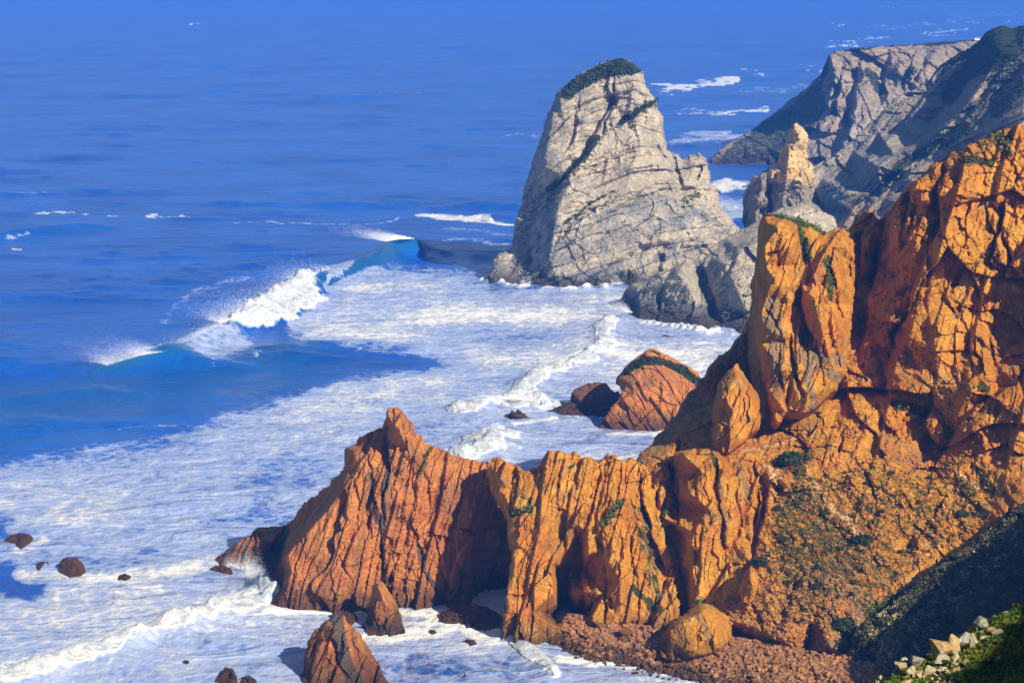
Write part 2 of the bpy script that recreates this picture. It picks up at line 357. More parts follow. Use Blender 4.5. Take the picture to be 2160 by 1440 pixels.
        t = np.clip(((xx - a[0]) * (b[0] - a[0]) + (yy - a[1]) * (b[1] - a[1])) / l2, 0, 1)
        dd = np.hypot(xx - a[0] - t * (b[0] - a[0]), yy - a[1] - t * (b[1] - a[1])); dist[k0:k1, j0:j1] = np.minimum(dist[k0:k1, j0:j1], dd)
    q = np.clip(1 - dist / rnd[0], 0, 1); D = D + rnd[1] * (1 - np.sqrt(1 - 0.98 * q * q))
    if relkey is not False: REL[relkey or name] = (X[0, 0], Y[0, 0], step, D, M)
    # vegetation / tint attributes
    def paint(lst):
        A = np.zeros(X.shape)
        for st in lst:
            P = line(st[0]); w = st[1]; v = st[2] if len(st) > 2 else 1.0
            if w == 0: f = inside(warpx, warpy, P).astype(float)
            else: d, sd, t = polydist(warpx, warpy, P); f = sstep(w, w * 0.4, d)
            A = np.maximum(A, f * v) if v > 0 else A + f * v
        return A
    VG = paint(veg); GR = paint(grey); SD = paint(sand)
    # skirt below the waterline
    rows = int(skirt / step)
    last = M.copy(); 
    zz = at(X, Y, D)[2]
    for _ in range(rows):
        ext = np.zeros_like(M); ext[1:] = last[:-1] & ~M[1:]
        ext &= np.vstack([np.zeros((1, X.shape[1]), bool), (zz[:-1] < 1.6)])
        Dn = np.vstack([D[:1], D[:-1]]); D = np.where(ext, Dn, D); zz = at(X, Y, D)[2]; M |= ext; last = ext
        if not ext.any(): break
    H, Wd = X.shape
    cell = M[:-1, :-1] & M[1:, :-1] & M[:-1, 1:] & M[1:, 1:]
    used = np.zeros_like(M); used[:-1, :-1] |= cell; used[1:, :-1] |= cell; used[:-1, 1:] |= cell; used[1:, 1:] |= cell
    idx = -np.ones(M.shape, int); idx[used] = np.arange(used.sum()); N = int(used.sum())
    fx, fy, fz = at(X[used], Y[used], D[used])
    cj, ci = np.nonzero(cell)
    a = idx[cj, ci]; b = idx[cj, ci + 1]; c = idx[cj + 1, ci + 1]; d = idx[cj + 1, ci]
    front = np.stack([a, d, c, b], 1)
    # back: goes down and away from the rim
    top = np.argmax(used, 0); below = (np.arange(H)[:, None] - top[None, :]) * step * mpp
    T = thick[0] + thick[1] * np.clip(below, 0, 400)[used]
    bz = np.maximum(fz - 0.30 * T - 0.5, np.minimum(fz - 0.5, -6)); bx = fx; by = fy + T
    back = front[:, ::-1] + N
    edges = {}
    ed = np.concatenate([front[:, [0, 1]], front[:, [1, 2]], front[:, [2, 3]], front[:, [3, 0]]])
    key = ed[:, 0].astype(np.int64) * (N + 1) + ed[:, 1]; rev = ed[:, 1].astype(np.int64) * (N + 1) + ed[:, 0]
    bd = ed[~np.isin(key, rev)]
    sides = np.stack([bd[:, 1], bd[:, 0], bd[:, 0] + N, bd[:, 1] + N], 1)
    V = np.concatenate([np.stack([fx, fy, fz], 1), np.stack([bx, by, bz], 1)])
    F = np.concatenate([front, back, sides])
    org = (float(fx.mean()), float(fy.mean()), 0.0)
    o = mesh_obj(name, V, F, mat, parent, org, {'veg': np.tile(VG[used], 2), 'grey': np.tile(GR[used], 2), 'sand': np.tile(SD[used], 2)}, smooth)
    REL['_veg_' + (relkey or name)] = VG
    return o
def surf(key, px, py):
    """point on a mass (by relief key) or None"""
    x0, y0, st, D, M = REL[key]; i = int(round((px - x0) / st)); j = int(round((py - y0) / st))
    if i < 0 or j < 0 or i >= D.shape[1] or j >= D.shape[0] or not M[j, i]: return None
    return at(px, py, D[j, i])

#SEA
def sea():
    step = 3.0
    px = np.concatenate([np.arange(-1500, -60, 30.0), np.arange(-60, 2220, step), np.arange(2220, 3700, 30.0)])
    py = np.concatenate([np.linspace(-88, -3, 40), np.arange(0, 1500, step * 0.8), np.arange(1500, 2300, 20.0)])
    X, Y = np.meshgrid(px, py)
    D = d_of_z(X, Y, 0.0); wx, wy, _ = at(X, Y, D)
    # swell
    def sw(lam, ang, ph): k = 2 * math.pi / lam; return np.sin(k * (wx * math.cos(ang) + wy * math.sin(ang)) + ph)
    n0 = fbm(wx / 260, wy / 260, 1.5, 3, 5)
    near = sstep(4000, 900, wy)
    z = 0.6 * sw(150, -0.5, 3 * n0) + 0.5 * sw(93, -0.9, 5 * n0 + 1) + 2.1 * fbm(wx / 60, wy / 40, 2.2, 3, 11) + 0.7 * fbm(wx / 16, wy / 10, 2.2, 3, 12) * near + 2.2 * fbm(wx / 220, wy / 110, 4.2, 3, 17) * (1 - .6 * near)
    z = z - 0.6
    foam = np.zeros(X.shape); teal = np.zeros(X.shape); roll = np.zeros(X.shape)
    wpx = X + 34 * fbm(wx / 26, wy / 60, 7.7, 5, 3, .6); wpy = Y + 9 * fbm(wx / 26, wy / 60, 3.7, 5, 4, .6)
    # foam sheets
    F1 = line('-700,1030 0,990 90,972 200,950 330,934 400,918 470,880 560,862 640,838 700,815 790,800 930,768 800,745 650,722 615,695 700,640 690,590 780,577 1000,577 1100,600 1330,600 1800,650 1900,2400 -1600,2400 -1600,1060')
    d, sd, t = polydist(X, Y, np.vstack([F1, F1[:1]])); ins = inside(wpx, wpy, F1)
    foam = np.where(ins, 0.60 + 0.10 * sstep(0, 35, d), 0.5 * sstep(50, 0, d))
    z = np.where(ins, z * (1 - .68 * sstep(0, 60, d)), z)
    foam += np.where(ins, 0.15 * fbm(wx / 55, wy / 55, 9.1, 3, 31), 0)
    def fs(s, w, v, w2=None):
        nonlocal foam
        dx, _, t = polydist(wpx, wpy * (w / (w2 or w)), line(s) * np.array([1, w / (w2 or w)]))
        foam = np.maximum(foam, v * sstep(w, 0, dx) * sstep(0, 0.08, np.minimum(t, 1 - t) + 0.03))
    for s, w, v, w2 in (
        ('890,545 980,552 1065,566', 46, .56, 16), ('880,520 960,508 1070,512', 50, .50, 14), ('920,480 1085,496', 40, .5, 10),  # faint pale patches painted over the stack's shadow on the water to lighten it
        ('1380,187 1440,182 1550,172', 27, 0.989, 11.7), ('1540,192 1700,186', 51, 0.473, 9.1), ('1420,240 1560,234 1640,229', 39, 0.688, 11.7), ('1520,238 1640,229', 27, 0.946, 9.1),
        ('1400,300 1480,292 1550,283', 90, 0.645, 26), ('1590,155 1614,161', 15, 0.86, 7.8), ('1420,193 1430,200', 12, 0.774, 6.5),
        ('1728,99 1790,93', 24, 0.946, 9.1), ('1790,90 1862,80', 30, 0.688, 11.7), ('1752,48 1772,52', 15, 0.946, 6.5), ('1840,60 2000,50 2160,42', 39, 0.5332, 6.5),
        ('1920,73 2050,62', 30, 0.645, 6.5), ('1700,150 1745,146', 24, 0.774, 6.5), ('1890,12 1900,18', 15, 0.688, 5.2), ('1850,20 2300,10', 90, 0.387, 20.8), ('1960,35 2400,20', 90, 0.43, 18.2),
        ('1500,400 1540,388 1570,395', 39, 0.946, 18.2), ('1490,430 1580,460', 90, 0.688, 52), ('860,462 960,458 1100,470', 20, .95, 9), ('480,472 600,470 730,472 860,466', 16, .62, 4),
        ('80,454 130,446 185,447', 14, .85, 4), ('290,456 340,462 390,463', 12, .8, 4), ('0,500 40,496 85,488', 14, .75, 5), ('0,526 30,527', 16, .8, 5), ('200,460 240,460', 9, .7, 4),
        ('410,50 424,50', 7, .85, 4), ('700,190 900,196', 60, .42, 7), ('1020,292 1140,285', 40, .5, 8), ('830,368 900,372', 24, .4, 6), ('450,600 420,598 600,560', 60, .38, 12),
        ('620,205 720,180 1000,180', 40, .35, 5), ('0,408 80,405', 20, .55, 4), ('240,905 320,900 450,898', 26, .55, 6), ('540,590 430,620 350,690', 40, .45, 16)):
        fs(s, w, v, w2)
    # blue gaps in the left foreground
    for s, w, v in (('-60,1215 70,1240', 60, .6), ('650,745 760,760 900,770', 22, .4), ('0,1110 -60,1100', 40, .3), ('960,1395 700,1420', 40, .12)):
        dx, _, t = polydist(wpx, wpy, line(s)); foam -= v * sstep(w, 0, dx)
    # breaking waves: crest polyline (px,py,height), face width, back width (metres)
    def wave(s, face, back, foam_v, tealv, bump=0.0, lip=0.0):
        nonlocal z, foam, teal, roll
        P = line(s); wl = []
        for a in P:
            q = at(a[0], a[1], d_of_z(a[0], a[1], a[2])); wl.append((q[0], q[1]))
        wl = np.array(wl); d, sd, t = polydist(wx, wy, wl)
        L = np.hypot(*(wl[1:] - wl[:-1]).T); cp = np.concatenate([[0], np.cumsum(L)]) / L.sum()
        h = np.interp(t, cp, P[:, 2]) * sstep(0, 0.10, t) * sstep(1, 0.90, t)
        w = np.where(sd < 0, face, back) ; pr = 1 / (1 + (d / (w * 0.45)) ** 2) ** 1.6; pe = pr * sstep(0, 0.08, t) * sstep(1, 0.92, t)
        hh = h * pr * (1 - 0.22 * sstep(face * 2.6, face, d) * (sd < 0) * sstep(face * .5, face * 1.3, d))
        z = np.maximum(z, 0) * (1 - pr) + z * 0.4 * pr + hh + bump * pr * sstep(0, 0.1, t) * sstep(1, 0.9, t) * (0.5 + 0.9 * fbm(wx / 4.5, wy / 6, 1.1, 4, 77))
        foam = np.maximum(foam, foam_v * sstep(0.02, 0.78, pe * (1 + 0.75 * fbm(wx / 6, wy / 12, .3, 4, 41)))) if foam_v > 0 else foam
        if foam_v <= 0: foam = foam * (1 - 0.6 * sstep(0.25, 0.6, pe))
        teal = np.maximum(teal, tealv * sstep(0.05, 0.7, pe) * np.where(sd < 0, 1, 0.25))
        roll = np.maximum(roll, (bump > 0) * pr)
    #  main breaker, right to left along its crest (drawn so the shore side is sd<0)
    wave('120,800,1.5 200,772,3 270,752,4.6 350,738,5.2 400,712,5 470,678,5.5 560,640,5.5 650,588,5.5 690,570,5 740,560,3.5 790,535,6 825,505,9 868,500,9.5 900,512,5 930,520,0', 16, 30, 0, 1)
    wave('468,682,3.5 500,676,4.2 560,664,4.2 620,668,3', 15, 9, 1.3, 0, 2.2)
    wave('520,655,4 590,618,4.8 640,585,4.6 672,590,3', 16, 7, 1.3, 0, 2.4)
    wave('620,640,3 660,625,3.2 690,628,2', 14, 9, 1.25, 0, 2)
    wave('300,750,2.0 350,737,2.4', 1.6, 6, 1.1, 0, 0.8)
    wave('832,500,1.6 870,500,2.0', 2.4, 4, 1.2, 0, 0.8)
    wave('-150,860,0.8 60,830,1.8 200,815,1.8 330,830,1', 22, 30, -0.0, 0.35)
    wave('-60,500,1.5 60,480,3 170,470,2.2 260,480,.8', 16, 30, -0.0, .35)
    wave('900,440,1 1000,425,3 1110,430,2.5', 20, 30, -0.0, .2)
    for s, v in (('470,684 500,662 560,632 610,590 650,566 672,580 668,600 690,622 684,648 640,655 640,684 600,704 545,706 500,700', 1.4),):
        P = line(s); d, _, _ = polydist(wpx * .5 + X * .5, wpy * .5 + Y * .5, np.vstack([P, P[:1]])); ins2 = inside(wpx * .8 + X * .2, wpy * .8 + Y * .2, P)
        m = np.where(ins2, sstep(0, 20, d + 6 * fbm(wx / 4, wy / 6, .9, 4, 87)), 0); foam = np.maximum(foam, v * m); z = z + 1.3 * m * (0.4 + 0.9 * fbm(wx / 3.5, wy / 5, 1.9, 5, 79))
    P = line('350,738 400,712 470,680 520,700 560,720 520,760 450,790 400,770 370,760'); ins2 = inside(wpx, wpy, P); d, _, _ = polydist(X, Y, np.vstack([P, P[:1]])); foam = np.where(ins2, np.maximum(foam, .30 + .3 * sstep(0, 25, d)), foam)
    P = line('690,572 740,562 760,575 700,600 690,620'); ins2 = inside(wpx * .4 + X * .6, wpy * .4 + Y * .6, P); foam = np.where(ins2, np.maximum(foam, .6), foam)
    # white water lines
    wave('-80,1420,1.8 60,1400,2.2 200,1350,2.4 330,1315,2.2 450,1275,2.2 560,1240,2.6', 13, 10, 1.4, 0, 1.4)
    wave('540,1215,2.5 580,1240,3.5', 7, 7, 1.2, 0, 1.8)
    wave('940,862,1 985,846,2.6 1040,836,3.2 1085,838,3.0 1130,830,3.6 1170,852,2', 15, 12, 1.4, 0, 1.7)
    wave('1075,850,1.6 1085,825,1.8 1108,800,1.8 1140,778,1.6 1190,762,2.0 1245,742,1.6 1268,712,1.4 1262,684,1.6 1290,662,3.0 1335,658,3.2 1352,668,1', 15, 9, 1.4, 0, 1.3)
    wave('1062,905,1.4 1030,925,2.4 985,948,2.4 930,962,1.5', 22, 20, 1.35, 0, 1.4)
    wave('1000,585,1 1100,600,1.4 1200,605,1.4 1310,597,1.6', 5, 4, 1.1, 0, 1.0)
    wave('1340,672,1 1480,692,1.6 1570,700,1.2', 6, 5, 1.1, 0, 1.0)
    wave('1000,1290,.5 1090,1345,.8 1160,1400,1.0 1170,1435,.8', 7, 5, 1.1, 0, .7)
    for s, w, v in (('90,1135 40,1160 20,1155', 34, .82), ('40,1212 200,1218 320,1235', 44, .82), ('250,1220 560,1180', 60, .82), ('560,1290 760,1290 860,1300 1060,1350', 30, .95),
                    ('700,1345 900,1340 1000,1300', 40, .9), ('1180,1390 1300,1405 1500,1440', 30, .95), ('850,1350 900,1300', 30, .9), ('1260,912 1400,912', 14, .9), ('1150,875 1060,892', 14, .9)):
        dx, _, t = polydist(wpx, wpy, line(s)); foam = np.maximum(foam, v * sstep(w, 0, dx))
    teal_sheet = sstep(200, 0, polydist(X, Y * 2, line('0,880 300,830 620,760') * np.array([1, 2]))[0]) * 0.45
    teal = np.maximum(teal, teal_sheet)
    teal = np.maximum(teal, 0.5 * sstep(1150, 1400, Y) * sstep(300, 900, X))
    foam = np.where(inside(X, Y, line('-1600,-200 4000,-200 4000,2400 -1600,2400')), foam, 0)
    V = np.stack([wx, wy, z], -1).reshape(-1, 3)
    H, Wd = X.shape; ids = np.arange(H * Wd).reshape(H, Wd)
    F = np.stack([ids[:-1, :-1], ids[1:, :-1], ids[1:, 1:], ids[:-1, 1:]], -1).reshape(-1, 4)
    g = NG('sea_water'); p = g.pos()
    fo = g.attr('foam'); te = g.attr('teal')
    nbig = g.noise(p, 0.012, 5, 0.6, 0.5)
    deep = g.mix(g.ramp(nbig, 0.35, 0.65), (0.002, 0.060, 0.38), (0.006, 0.100, 0.52))
    deep = g.mix(g.math('MULTIPLY', te, 0.8), deep, (0.008, 0.105, 0.24))
    # streaky lace of foam
    q = warped(g, g.pos((1.0, 0.55, 1)), 0.06, 8.0)
    na = g.noise(q, 0.10, 8, 0.72, 0.4); nb = g.noise(warped(g, g.pos((1.0, 0.75, 1)), 0.2, 2.5), 0.45, 7, 0.75, 0.3)
    lace = g.ramp(g.voro(q, 0.22), 0.0, 0.25, 1.0, 0.0)
    nn = g.math('ADD', g.math('MULTIPLY', na, 0.55), g.math('ADD', g.math('MULTIPLY', nb, 0.45), g.math('MULTIPLY', lace, 0.06)))
    thr = g.math('SUBTRACT', 1.02, g.math('MULTIPLY', fo, 0.78))
    dlt = g.math('SUBTRACT', nn, thr)
    thin = g.ramp(dlt, -0.19, 0.0); thick = g.ramp(dlt, 0.0, 0.20)
    thin = g.math('MULTIPLY', thin, g.ramp(fo, 0.05, 0.5))
    thick = g.math('MULTIPLY', thick, g.ramp(fo, 0.08, 0.4))
    solid = g.ramp(fo, 0.85, 1.15)
    thick = g.math('MAXIMUM', thick, solid)
    col = g.mix(g.math('MULTIPLY', thin, 0.85), deep, (0.42, 0.51, 0.76))
    fn = g.noise(warped(g, g.pos((1, .8, 1)), .3, 3.0), 0.42, 7, 0.72, 0.3)
    fcol = g.mix(g.ramp(fn, 0.40, 0.60), (0.50, 0.58, 0.70), (0.82, 0.82, 0.80))
    fcol = g.mix(solid, (0.80, 0.81, 0.80), fcol)
    col = g.mix(thick, col, fcol)
    rp = g.noise(g.pos((1, 0.6, 1)), 0.18, 8, 0.62, 0.6); rp2 = g.noise(g.pos((1, 1.4, 1)), 0.035, 5, 0.6, 1.0)
    hh = g.math('ADD', g.math('MULTIPLY', rp, 1.0), g.math('ADD', g.math('MULTIPLY', rp2, 3.5), g.math('MULTIPLY', thick, g.math('ADD', 0.2, g.math('MULTIPLY', g.math('MULTIPLY', fn, solid), 1.5)))))
    nrm = g.bump(hh, 1.0, 1.0)
    rough = g.ramp(thick, 0, 1, 0.22, 0.9)
    g.bsdf(col, rough, nrm, g.ramp(thick, 0, 1, 0.16, 0.05), IOR=1.33)
    o = mesh_obj('sea', V, F, g.m, None, None, {'foam': foam.ravel(), 'teal': teal.ravel()}, True); tag(o, kind='structure')
    return o
sea()

#LAND
# ------------------------------------------------------------------ far headlands
o = mass('headland', '1497,335,1905 1515,318,1945 1540,300,1985 1570,282 1600,262,2050 1635,235 1660,215,2090 1700,185,2110 1720,165 1735,150,2100 1742,130 1748,115,1995 1760,107 1775,104 1850,97,2010 1950,90,2050 2010,86 2070,80,2080 2250,70,2100 2250,500,1800 1800,480,1800 1700,400,1840 1650,349,w 1600,351,w 1502,352,w',
     '1752,125,1975 1760,170,1935 1745,215,1925 1755,250,1895 1800,130,1965 1850,112,1990 1900,125,1960 1830,190,1920 1880,190,1925 1790,280,1870 1690,280,1910 1640,320,1902 1600,310,1935 1660,270,1985 1700,225,2020 1725,190,2010 1860,250,1880 1950,150,1940 1980,100,2010 2050,100,2030', M_FAR, step=2.5,
     strokes=[('1815,115 1800,180 1790,240 1770,300', 14, 26, 30), ('1880,110 1870,160 1850,230', 10, 16, 22), ('1930,110 1915,160 1900,200', 8, 14, 18), ('1775,120 1768,180 1752,260', 9, 14, 18), ('1960,105 1950,140 1920,180', 8, 12, 14)],
     veg=[('1750,106 1775,101 1850,96 1950,90 2070,82 2150,80', 9, 1.2), ('1500,350 1540,310 1660,225 1735,155 1745,220 1700,300 1650,345', 0, 0.62), ('1830,150 1860,190', 16, .7), ('1890,180 1930,150', 10, .6), ('1780,230 1790,270', 10, .6)],
     grey=[('1800,290 1850,240 1900,190', 30, .5)], slab=(12, ((34, 10), (12, 3.5))), fac=((45, 60, 9, 12), (16, 24, 4, 10)), fb=1.6, jag=1.5, rnd=(8, 7), thick=(60, 2.0), seed=3)
tag(o, kind='structure')
o = mass('hillside', '1712,470,1345 1705,420,1400 1700,395 1712,352,1470 1740,335 1770,318 1800,292,1490 1830,262 1850,245 1880,212 1900,198,1510 1928,188 1960,165 1985,135,1530 2020,112 2045,100 2062,86 2078,68,1540 2095,58 2112,53,1530 2135,58 2160,52 2300,45,1380 2300,520,1100 1900,540,1200 1730,520,1250',
     '1720,400,1440 1735,375,1455 1800,320,1470 1850,275,1480 1930,212,1490 1728,440,1425 1800,375,1425 1860,315,1430 1920,245,1460 1745,450,1385 1760,425,1335 1790,405,1330 1850,350,1340 1885,328,1345 1900,350,1315 1955,300,1325 2020,240,1330 2070,180,1350 2110,110,1400 1940,285,1440 2000,215,1460 2045,150,1490 2075,100,1500 1990,190,1500 1800,450,1270 1860,420,1270 1900,400,1275 2000,340,1290 2060,280,1270 2100,220,1300 2160,250,1210 2160,120,1350 2100,330,1200 1960,430,1190', M_FAR, step=2.5,
     strokes=[('1840,420 1800,470', 10, 20, 14), ('1960,320 1880,400 1850,440', 12, 22, 14), ('2060,220 1980,300 1930,340', 10, 18, 16), ('2120,140 2060,220', 9, 14, 12), ('2150,260 2060,320 2000,360', 10, 18, 14)],
     veg=[('1985,128 2045,105 2080,68 2112,53 2300,45', 16, 1.3), ('2075,75 2060,140 2030,180 2100,150 2160,110 2160,52', 0, .78), ('1990,300 1900,350 1860,400', 14, .75), ('2160,180 2100,240', 24, .6), ('1950,120 1990,150', 12, .6), ('2160,120 2080,220 1990,300', 34, .55), ('2160,60 2060,130 2000,200', 30, .75), ('2130,280 2040,330 1940,400', 22, .6), ('1800,430 1860,400', 14, .6)],
     grey=[('1720,372 1800,312 1900,212', 22, .9), ('1752,430 1800,400 1870,335', 14, 1.0), ('1700,440 1800,380 1940,260', 30, .6), ('1900,400 2160,250', 60, .45)], slab=(-46, ((26, 13), (10, 4.5))), fac=((30, 45, 5, 40), (10, 20, 2.6, 40)), fb=1.8, jag=1.5, rnd=(7, 5), thick=(50, 1.5), seed=5)
tag(o, kind='structure')

# ------------------------------------------------------------------ the great pale stack and rocks beside it
o = mass('sea_stack', '1022,598,w 1028,580,1208 1036,558,1218 1050,535,1226 1078,520,1232 1084,480 1086,460,1240 1100,430 1106,390 1112,372,1242 1125,330 1140,290,1242 1150,250 1165,215 1175,195,1238 1190,180 1210,165,1245 1232,150 1250,142 1270,132 1290,125,1250 1315,122 1335,133 1347,146 1358,150 1362,172 1372,195,1250 1385,210 1388,232 1400,245 1402,285,1246 1408,312 1425,322 1440,335,1244 1455,326 1478,322 1492,334,1242 1498,360 1500,385 1515,395,1240 1520,430 1535,450 1552,470,1238 1600,520,1220 1600,600,1200 1330,610,w 1310,599,w 1260,605,w 1180,607,w 1110,601,w 1070,603,w',
     '1180,200,1232 1165,250,1228 1155,300,1222 1145,350,1220 1200,185,1238 1250,165,1240 1300,155,1240 1340,165,1238 1190,260,1222 1240,250,1224 1280,240,1228 1190,350,1215 1230,330,1222 1300,230,1232 1330,230,1226 1270,310,1224 1350,300,1222 1390,330,1226 1205,385,1212 1180,430,1203 1170,480,1199 1160,540,1196 1150,590,1198 1130,470,1228 1110,530,1222 1080,570,1216 1130,420,1235 1250,420,1208 1320,400,1212 1380,420,1216 1420,380,1226 1460,370,1230 1450,430,1222 1500,450,1226 1230,500,1200 1300,500,1203 1380,500,1208 1440,500,1214 1230,570,1194 1300,570,1196 1360,570,1200 1400,560,1204 1110,590,1205',
     M_LIME, step=2.4, strokes=[('1335,185 1300,210 1272,250 1255,290 1235,325 1210,360 1170,395 1155,430', 12, 9, 9), ('1300,160 1290,230 1270,300', 5, 5, 4), ('1145,340 1120,400 1100,470', 8, 12, 6),
       ('1290,430 1240,450 1200,480 1160,520', 5, 7, 3.5), ('1400,400 1330,410 1280,430', 5, 5, 3.0), ('1225,200 1215,280 1190,340', 5, 5, 3.5), ('1460,490 1390,520 1300,545', 6, 5, 3.0), ('1400,530 1395,560 1385,590', 8, 10, 6), ('1370,220 1340,240 1310,260', 9, 7, 4.5), ('1480,340 1470,380', 5, 6, 4), ('1420,320 1440,400', 6, 6, 4), ('1130,520 1110,580', 6, 10, 5)],
     veg=[('1178,205 1210,172 1250,150 1295,132 1330,140 1350,155 1290,160 1240,180 1200,205', 0, 1.3), ('1290,128 1335,138', 12, 1.2), ('1380,215 1340,235 1310,258', 10, .85), ('1265,290 1235,330 1200,365 1160,395', 9, .85), ('1180,400 1150,440', 12, .55), ('1300,400 1250,430 1190,470', 5, .7), ('1450,330 1410,318', 5, .6), ('1470,410 1440,430', 9, .5), ('1100,420 1100,520', 24, .35)],
     grey=[('1180,470 1300,440 1380,400 1480,440 1560,500 1540,560 1450,540 1380,560 1300,590 1250,605 1140,605 1040,590 1090,480 1120,400 1150,380', 0, .52), ('1160,580 1230,560 1330,530 1400,500', 12, -.7), ('1130,400 1090,500 1050,580', 34, .5), ('1420,500 1540,470', 8, -.6)],
     slab=(114, ((17, 3.4), (6.5, 1.7), (2.6, .7))), fac=((40, 50, 3.0, -22), (14, 5, .8, -22)), fb=0.5, jag=2.2, rnd=(12, 7), thick=(22, 1.2), seed=8)
tag(o, 'huge pale grey limestone sea stack with green bushy cap, tallest rock in the surf', 'sea stack')
STACK = o
o = mass('rock_pinnacle', '1575,500,1255 1580,465,1267 1572,430,1275 1569,400,1277 1588,375 1605,364 1622,350,1275 1638,343 1645,320,1271 1657,300 1664,275 1672,262 1680,257,1269 1690,264 1702,280 1707,300 1701,318 1706,338 1716,350 1721,372 1712,398 1714,425,1267 1730,438 1762,460,1270 1762,600,1235 1575,600,1235',
     '1610,380,1260 1600,420,1258 1588,440,1265 1625,400,1267 1640,360,1259 1665,310,1258 1690,300,1259 1660,370,1251 1690,380,1252 1650,430,1250 1700,430,1255 1625,450,1261 1600,480,1257 1680,470,1245 1682,275,1263', M_PALE, step=1.9,
     strokes=[('1622,352 1630,400 1620,450', 5, 8, 6), ('1712,408 1680,402 1645,408', 4, 4, 3), ('1700,345 1670,350 1645,360', 5, 4, 3), ('1660,300 1650,350', 4, 6, 3)],
     grey=[('1570,400 1625,350 1625,480 1575,500', 0, .8), ('1640,415 1760,430', 40, .9)], fac=((9, 12, 2.4, -10), (4, 3, 1.1, -15)), fb=0.8, jag=2.2, rnd=(8, 5), thick=(10, 1.0), seed=12)
tag(o, 'slim cream and gold rock pinnacle catching the sun beside the great pale stack', 'rock pinnacle')
o = mass('coastal_rocks', '1308,630,w 1318,612,1130 1330,600,1126 1372,580,1122 1420,562,1120 1450,545 1480,528,1130 1530,500 1555,488,1150 1590,470 1640,440,1160 1700,430,1160 1760,455,1165 1800,600,1100 1760,720,w 1560,703,w 1480,692,w 1400,681,w 1345,672,w 1330,655,w',
     '1345,610,1112 1400,595,1094 1430,575,1088 1450,600,1080 1470,640,1074 1460,670,1070 1400,640,1090 1350,640,1100 1390,575,1112 1480,590,1108 1495,640,1092 1510,680,1068 1530,560,1092 1560,530,1095 1580,500,1120 1560,620,1066 1580,680,1052 1540,640,1074 1620,500,1105 1640,600,1070 1500,540,1120', M_LIME, step=2.2,
     strokes=[('1480,560 1500,620 1515,680', 10, 14, 10), ('1400,600 1390,660', 6, 8, 4), ('1560,520 1530,580 1540,660', 6, 8, 5)],
     veg=[('1390,650 1440,670', 20, .45), ('1360,650 1470,675', 16, .5), ('1560,600 1560,680', 18, .35)],
     grey=[('1320,640 1560,690', 46, .75), ('1480,560 1500,680', 24, .6)], slab=(128, ((9, 2.2), (3, .8))), fac=((18, 22, 3.0, -30), (7, 9, 1.0, -30)), fb=0.6, jag=2, rnd=(8, 4), thick=(14, .8), seed=15)
tag(o, 'low grey rocks between the foot of the pale stack and the orange tower', 'rock')
# ------------------------------------------------------------------ pyramid rock and its neighbours
o = mass('sea_stack', '1258,905,w 1272,885,834 1288,858 1305,838 1316,812,842 1308,800 1299,797,846 1322,768,850 1350,747 1372,733,853 1384,735 1395,742 1425,756 1450,770 1470,782 1480,796,856 1500,830,850 1500,906,w 1380,909,w 1320,908,w',
     '1330,800,840 1370,770,843 1345,850,834 1330,885,832 1400,800,836 1400,860,831 1440,810,841 1450,870,834 1300,880,834', M_RUST, step=1.8,
     strokes=[('1400,800 1385,850 1335,905', 4, 4, 1.5), ('1345,800 1350,850', 4, 3, 1.0), ('1440,850 1400,870', 3, 4, 1.2)],
     veg=[('1302,796 1325,770 1350,753 1385,752 1440,770 1480,800 1460,805 1430,785 1395,768 1360,768 1330,785', 0, 1.4), ('1370,740 1395,748', 4, .6)], grey=[('1300,880 1340,905', 10, .4)],
     slab=(30, ((5, 1.1), (1.8, .4))), fac=((7, 9, .9, 25),), fb=0.35, jag=1.4, rnd=(7, 3), thick=(8, 1.3), seed=21, relkey='pyr')
tag(o, 'rust coloured pyramid shaped sea rock with a dark green mossy roof', 'sea stack'); PYR = o
o = mass('sea_rock', '1148,866,w 1165,862,866 1185,852 1203,846,868 1206,826 1214,818 1240,806,874 1262,804 1278,806 1287,818,874 1298,825 1308,824 1312,850,868 1325,885,w 1250,877,w 1190,875,w',
     '1220,840,864 1250,825,866 1240,860,862 1280,850,864 1190,862,862', M_SEAROCK, step=1.6, fac=((4, 5, .9, 30), (2, 2, .35, 30)), fb=0.35, jag=1.3, rnd=(6, 2.5), thick=(6, 1), seed=22, relkey='mrock')
tag(o, 'dark brown humped sea rock just left of the mossy pyramid rock', 'sea rock')
o = mass('sea_rock', '1060,882,w 1064,874,852 1075,870 1080,863 1087,868 1092,861 1098,865 1103,870 1108,871 1113,877 1121,880 1127,886,w 1100,888,w 1075,887,w', '1085,876,845 1100,878,845', M_SEAROCK, step=1.3,
     fac=((2, 3, .6, 0), (1, 1.5, .25, 0)), fb=0.25, jag=.8, rnd=(4, 1.5), thick=(3, 1), seed=23, relkey='nrock')
tag(o, 'small dark jagged rock in white foam between the brown humped rock and the breakers', 'sea rock')
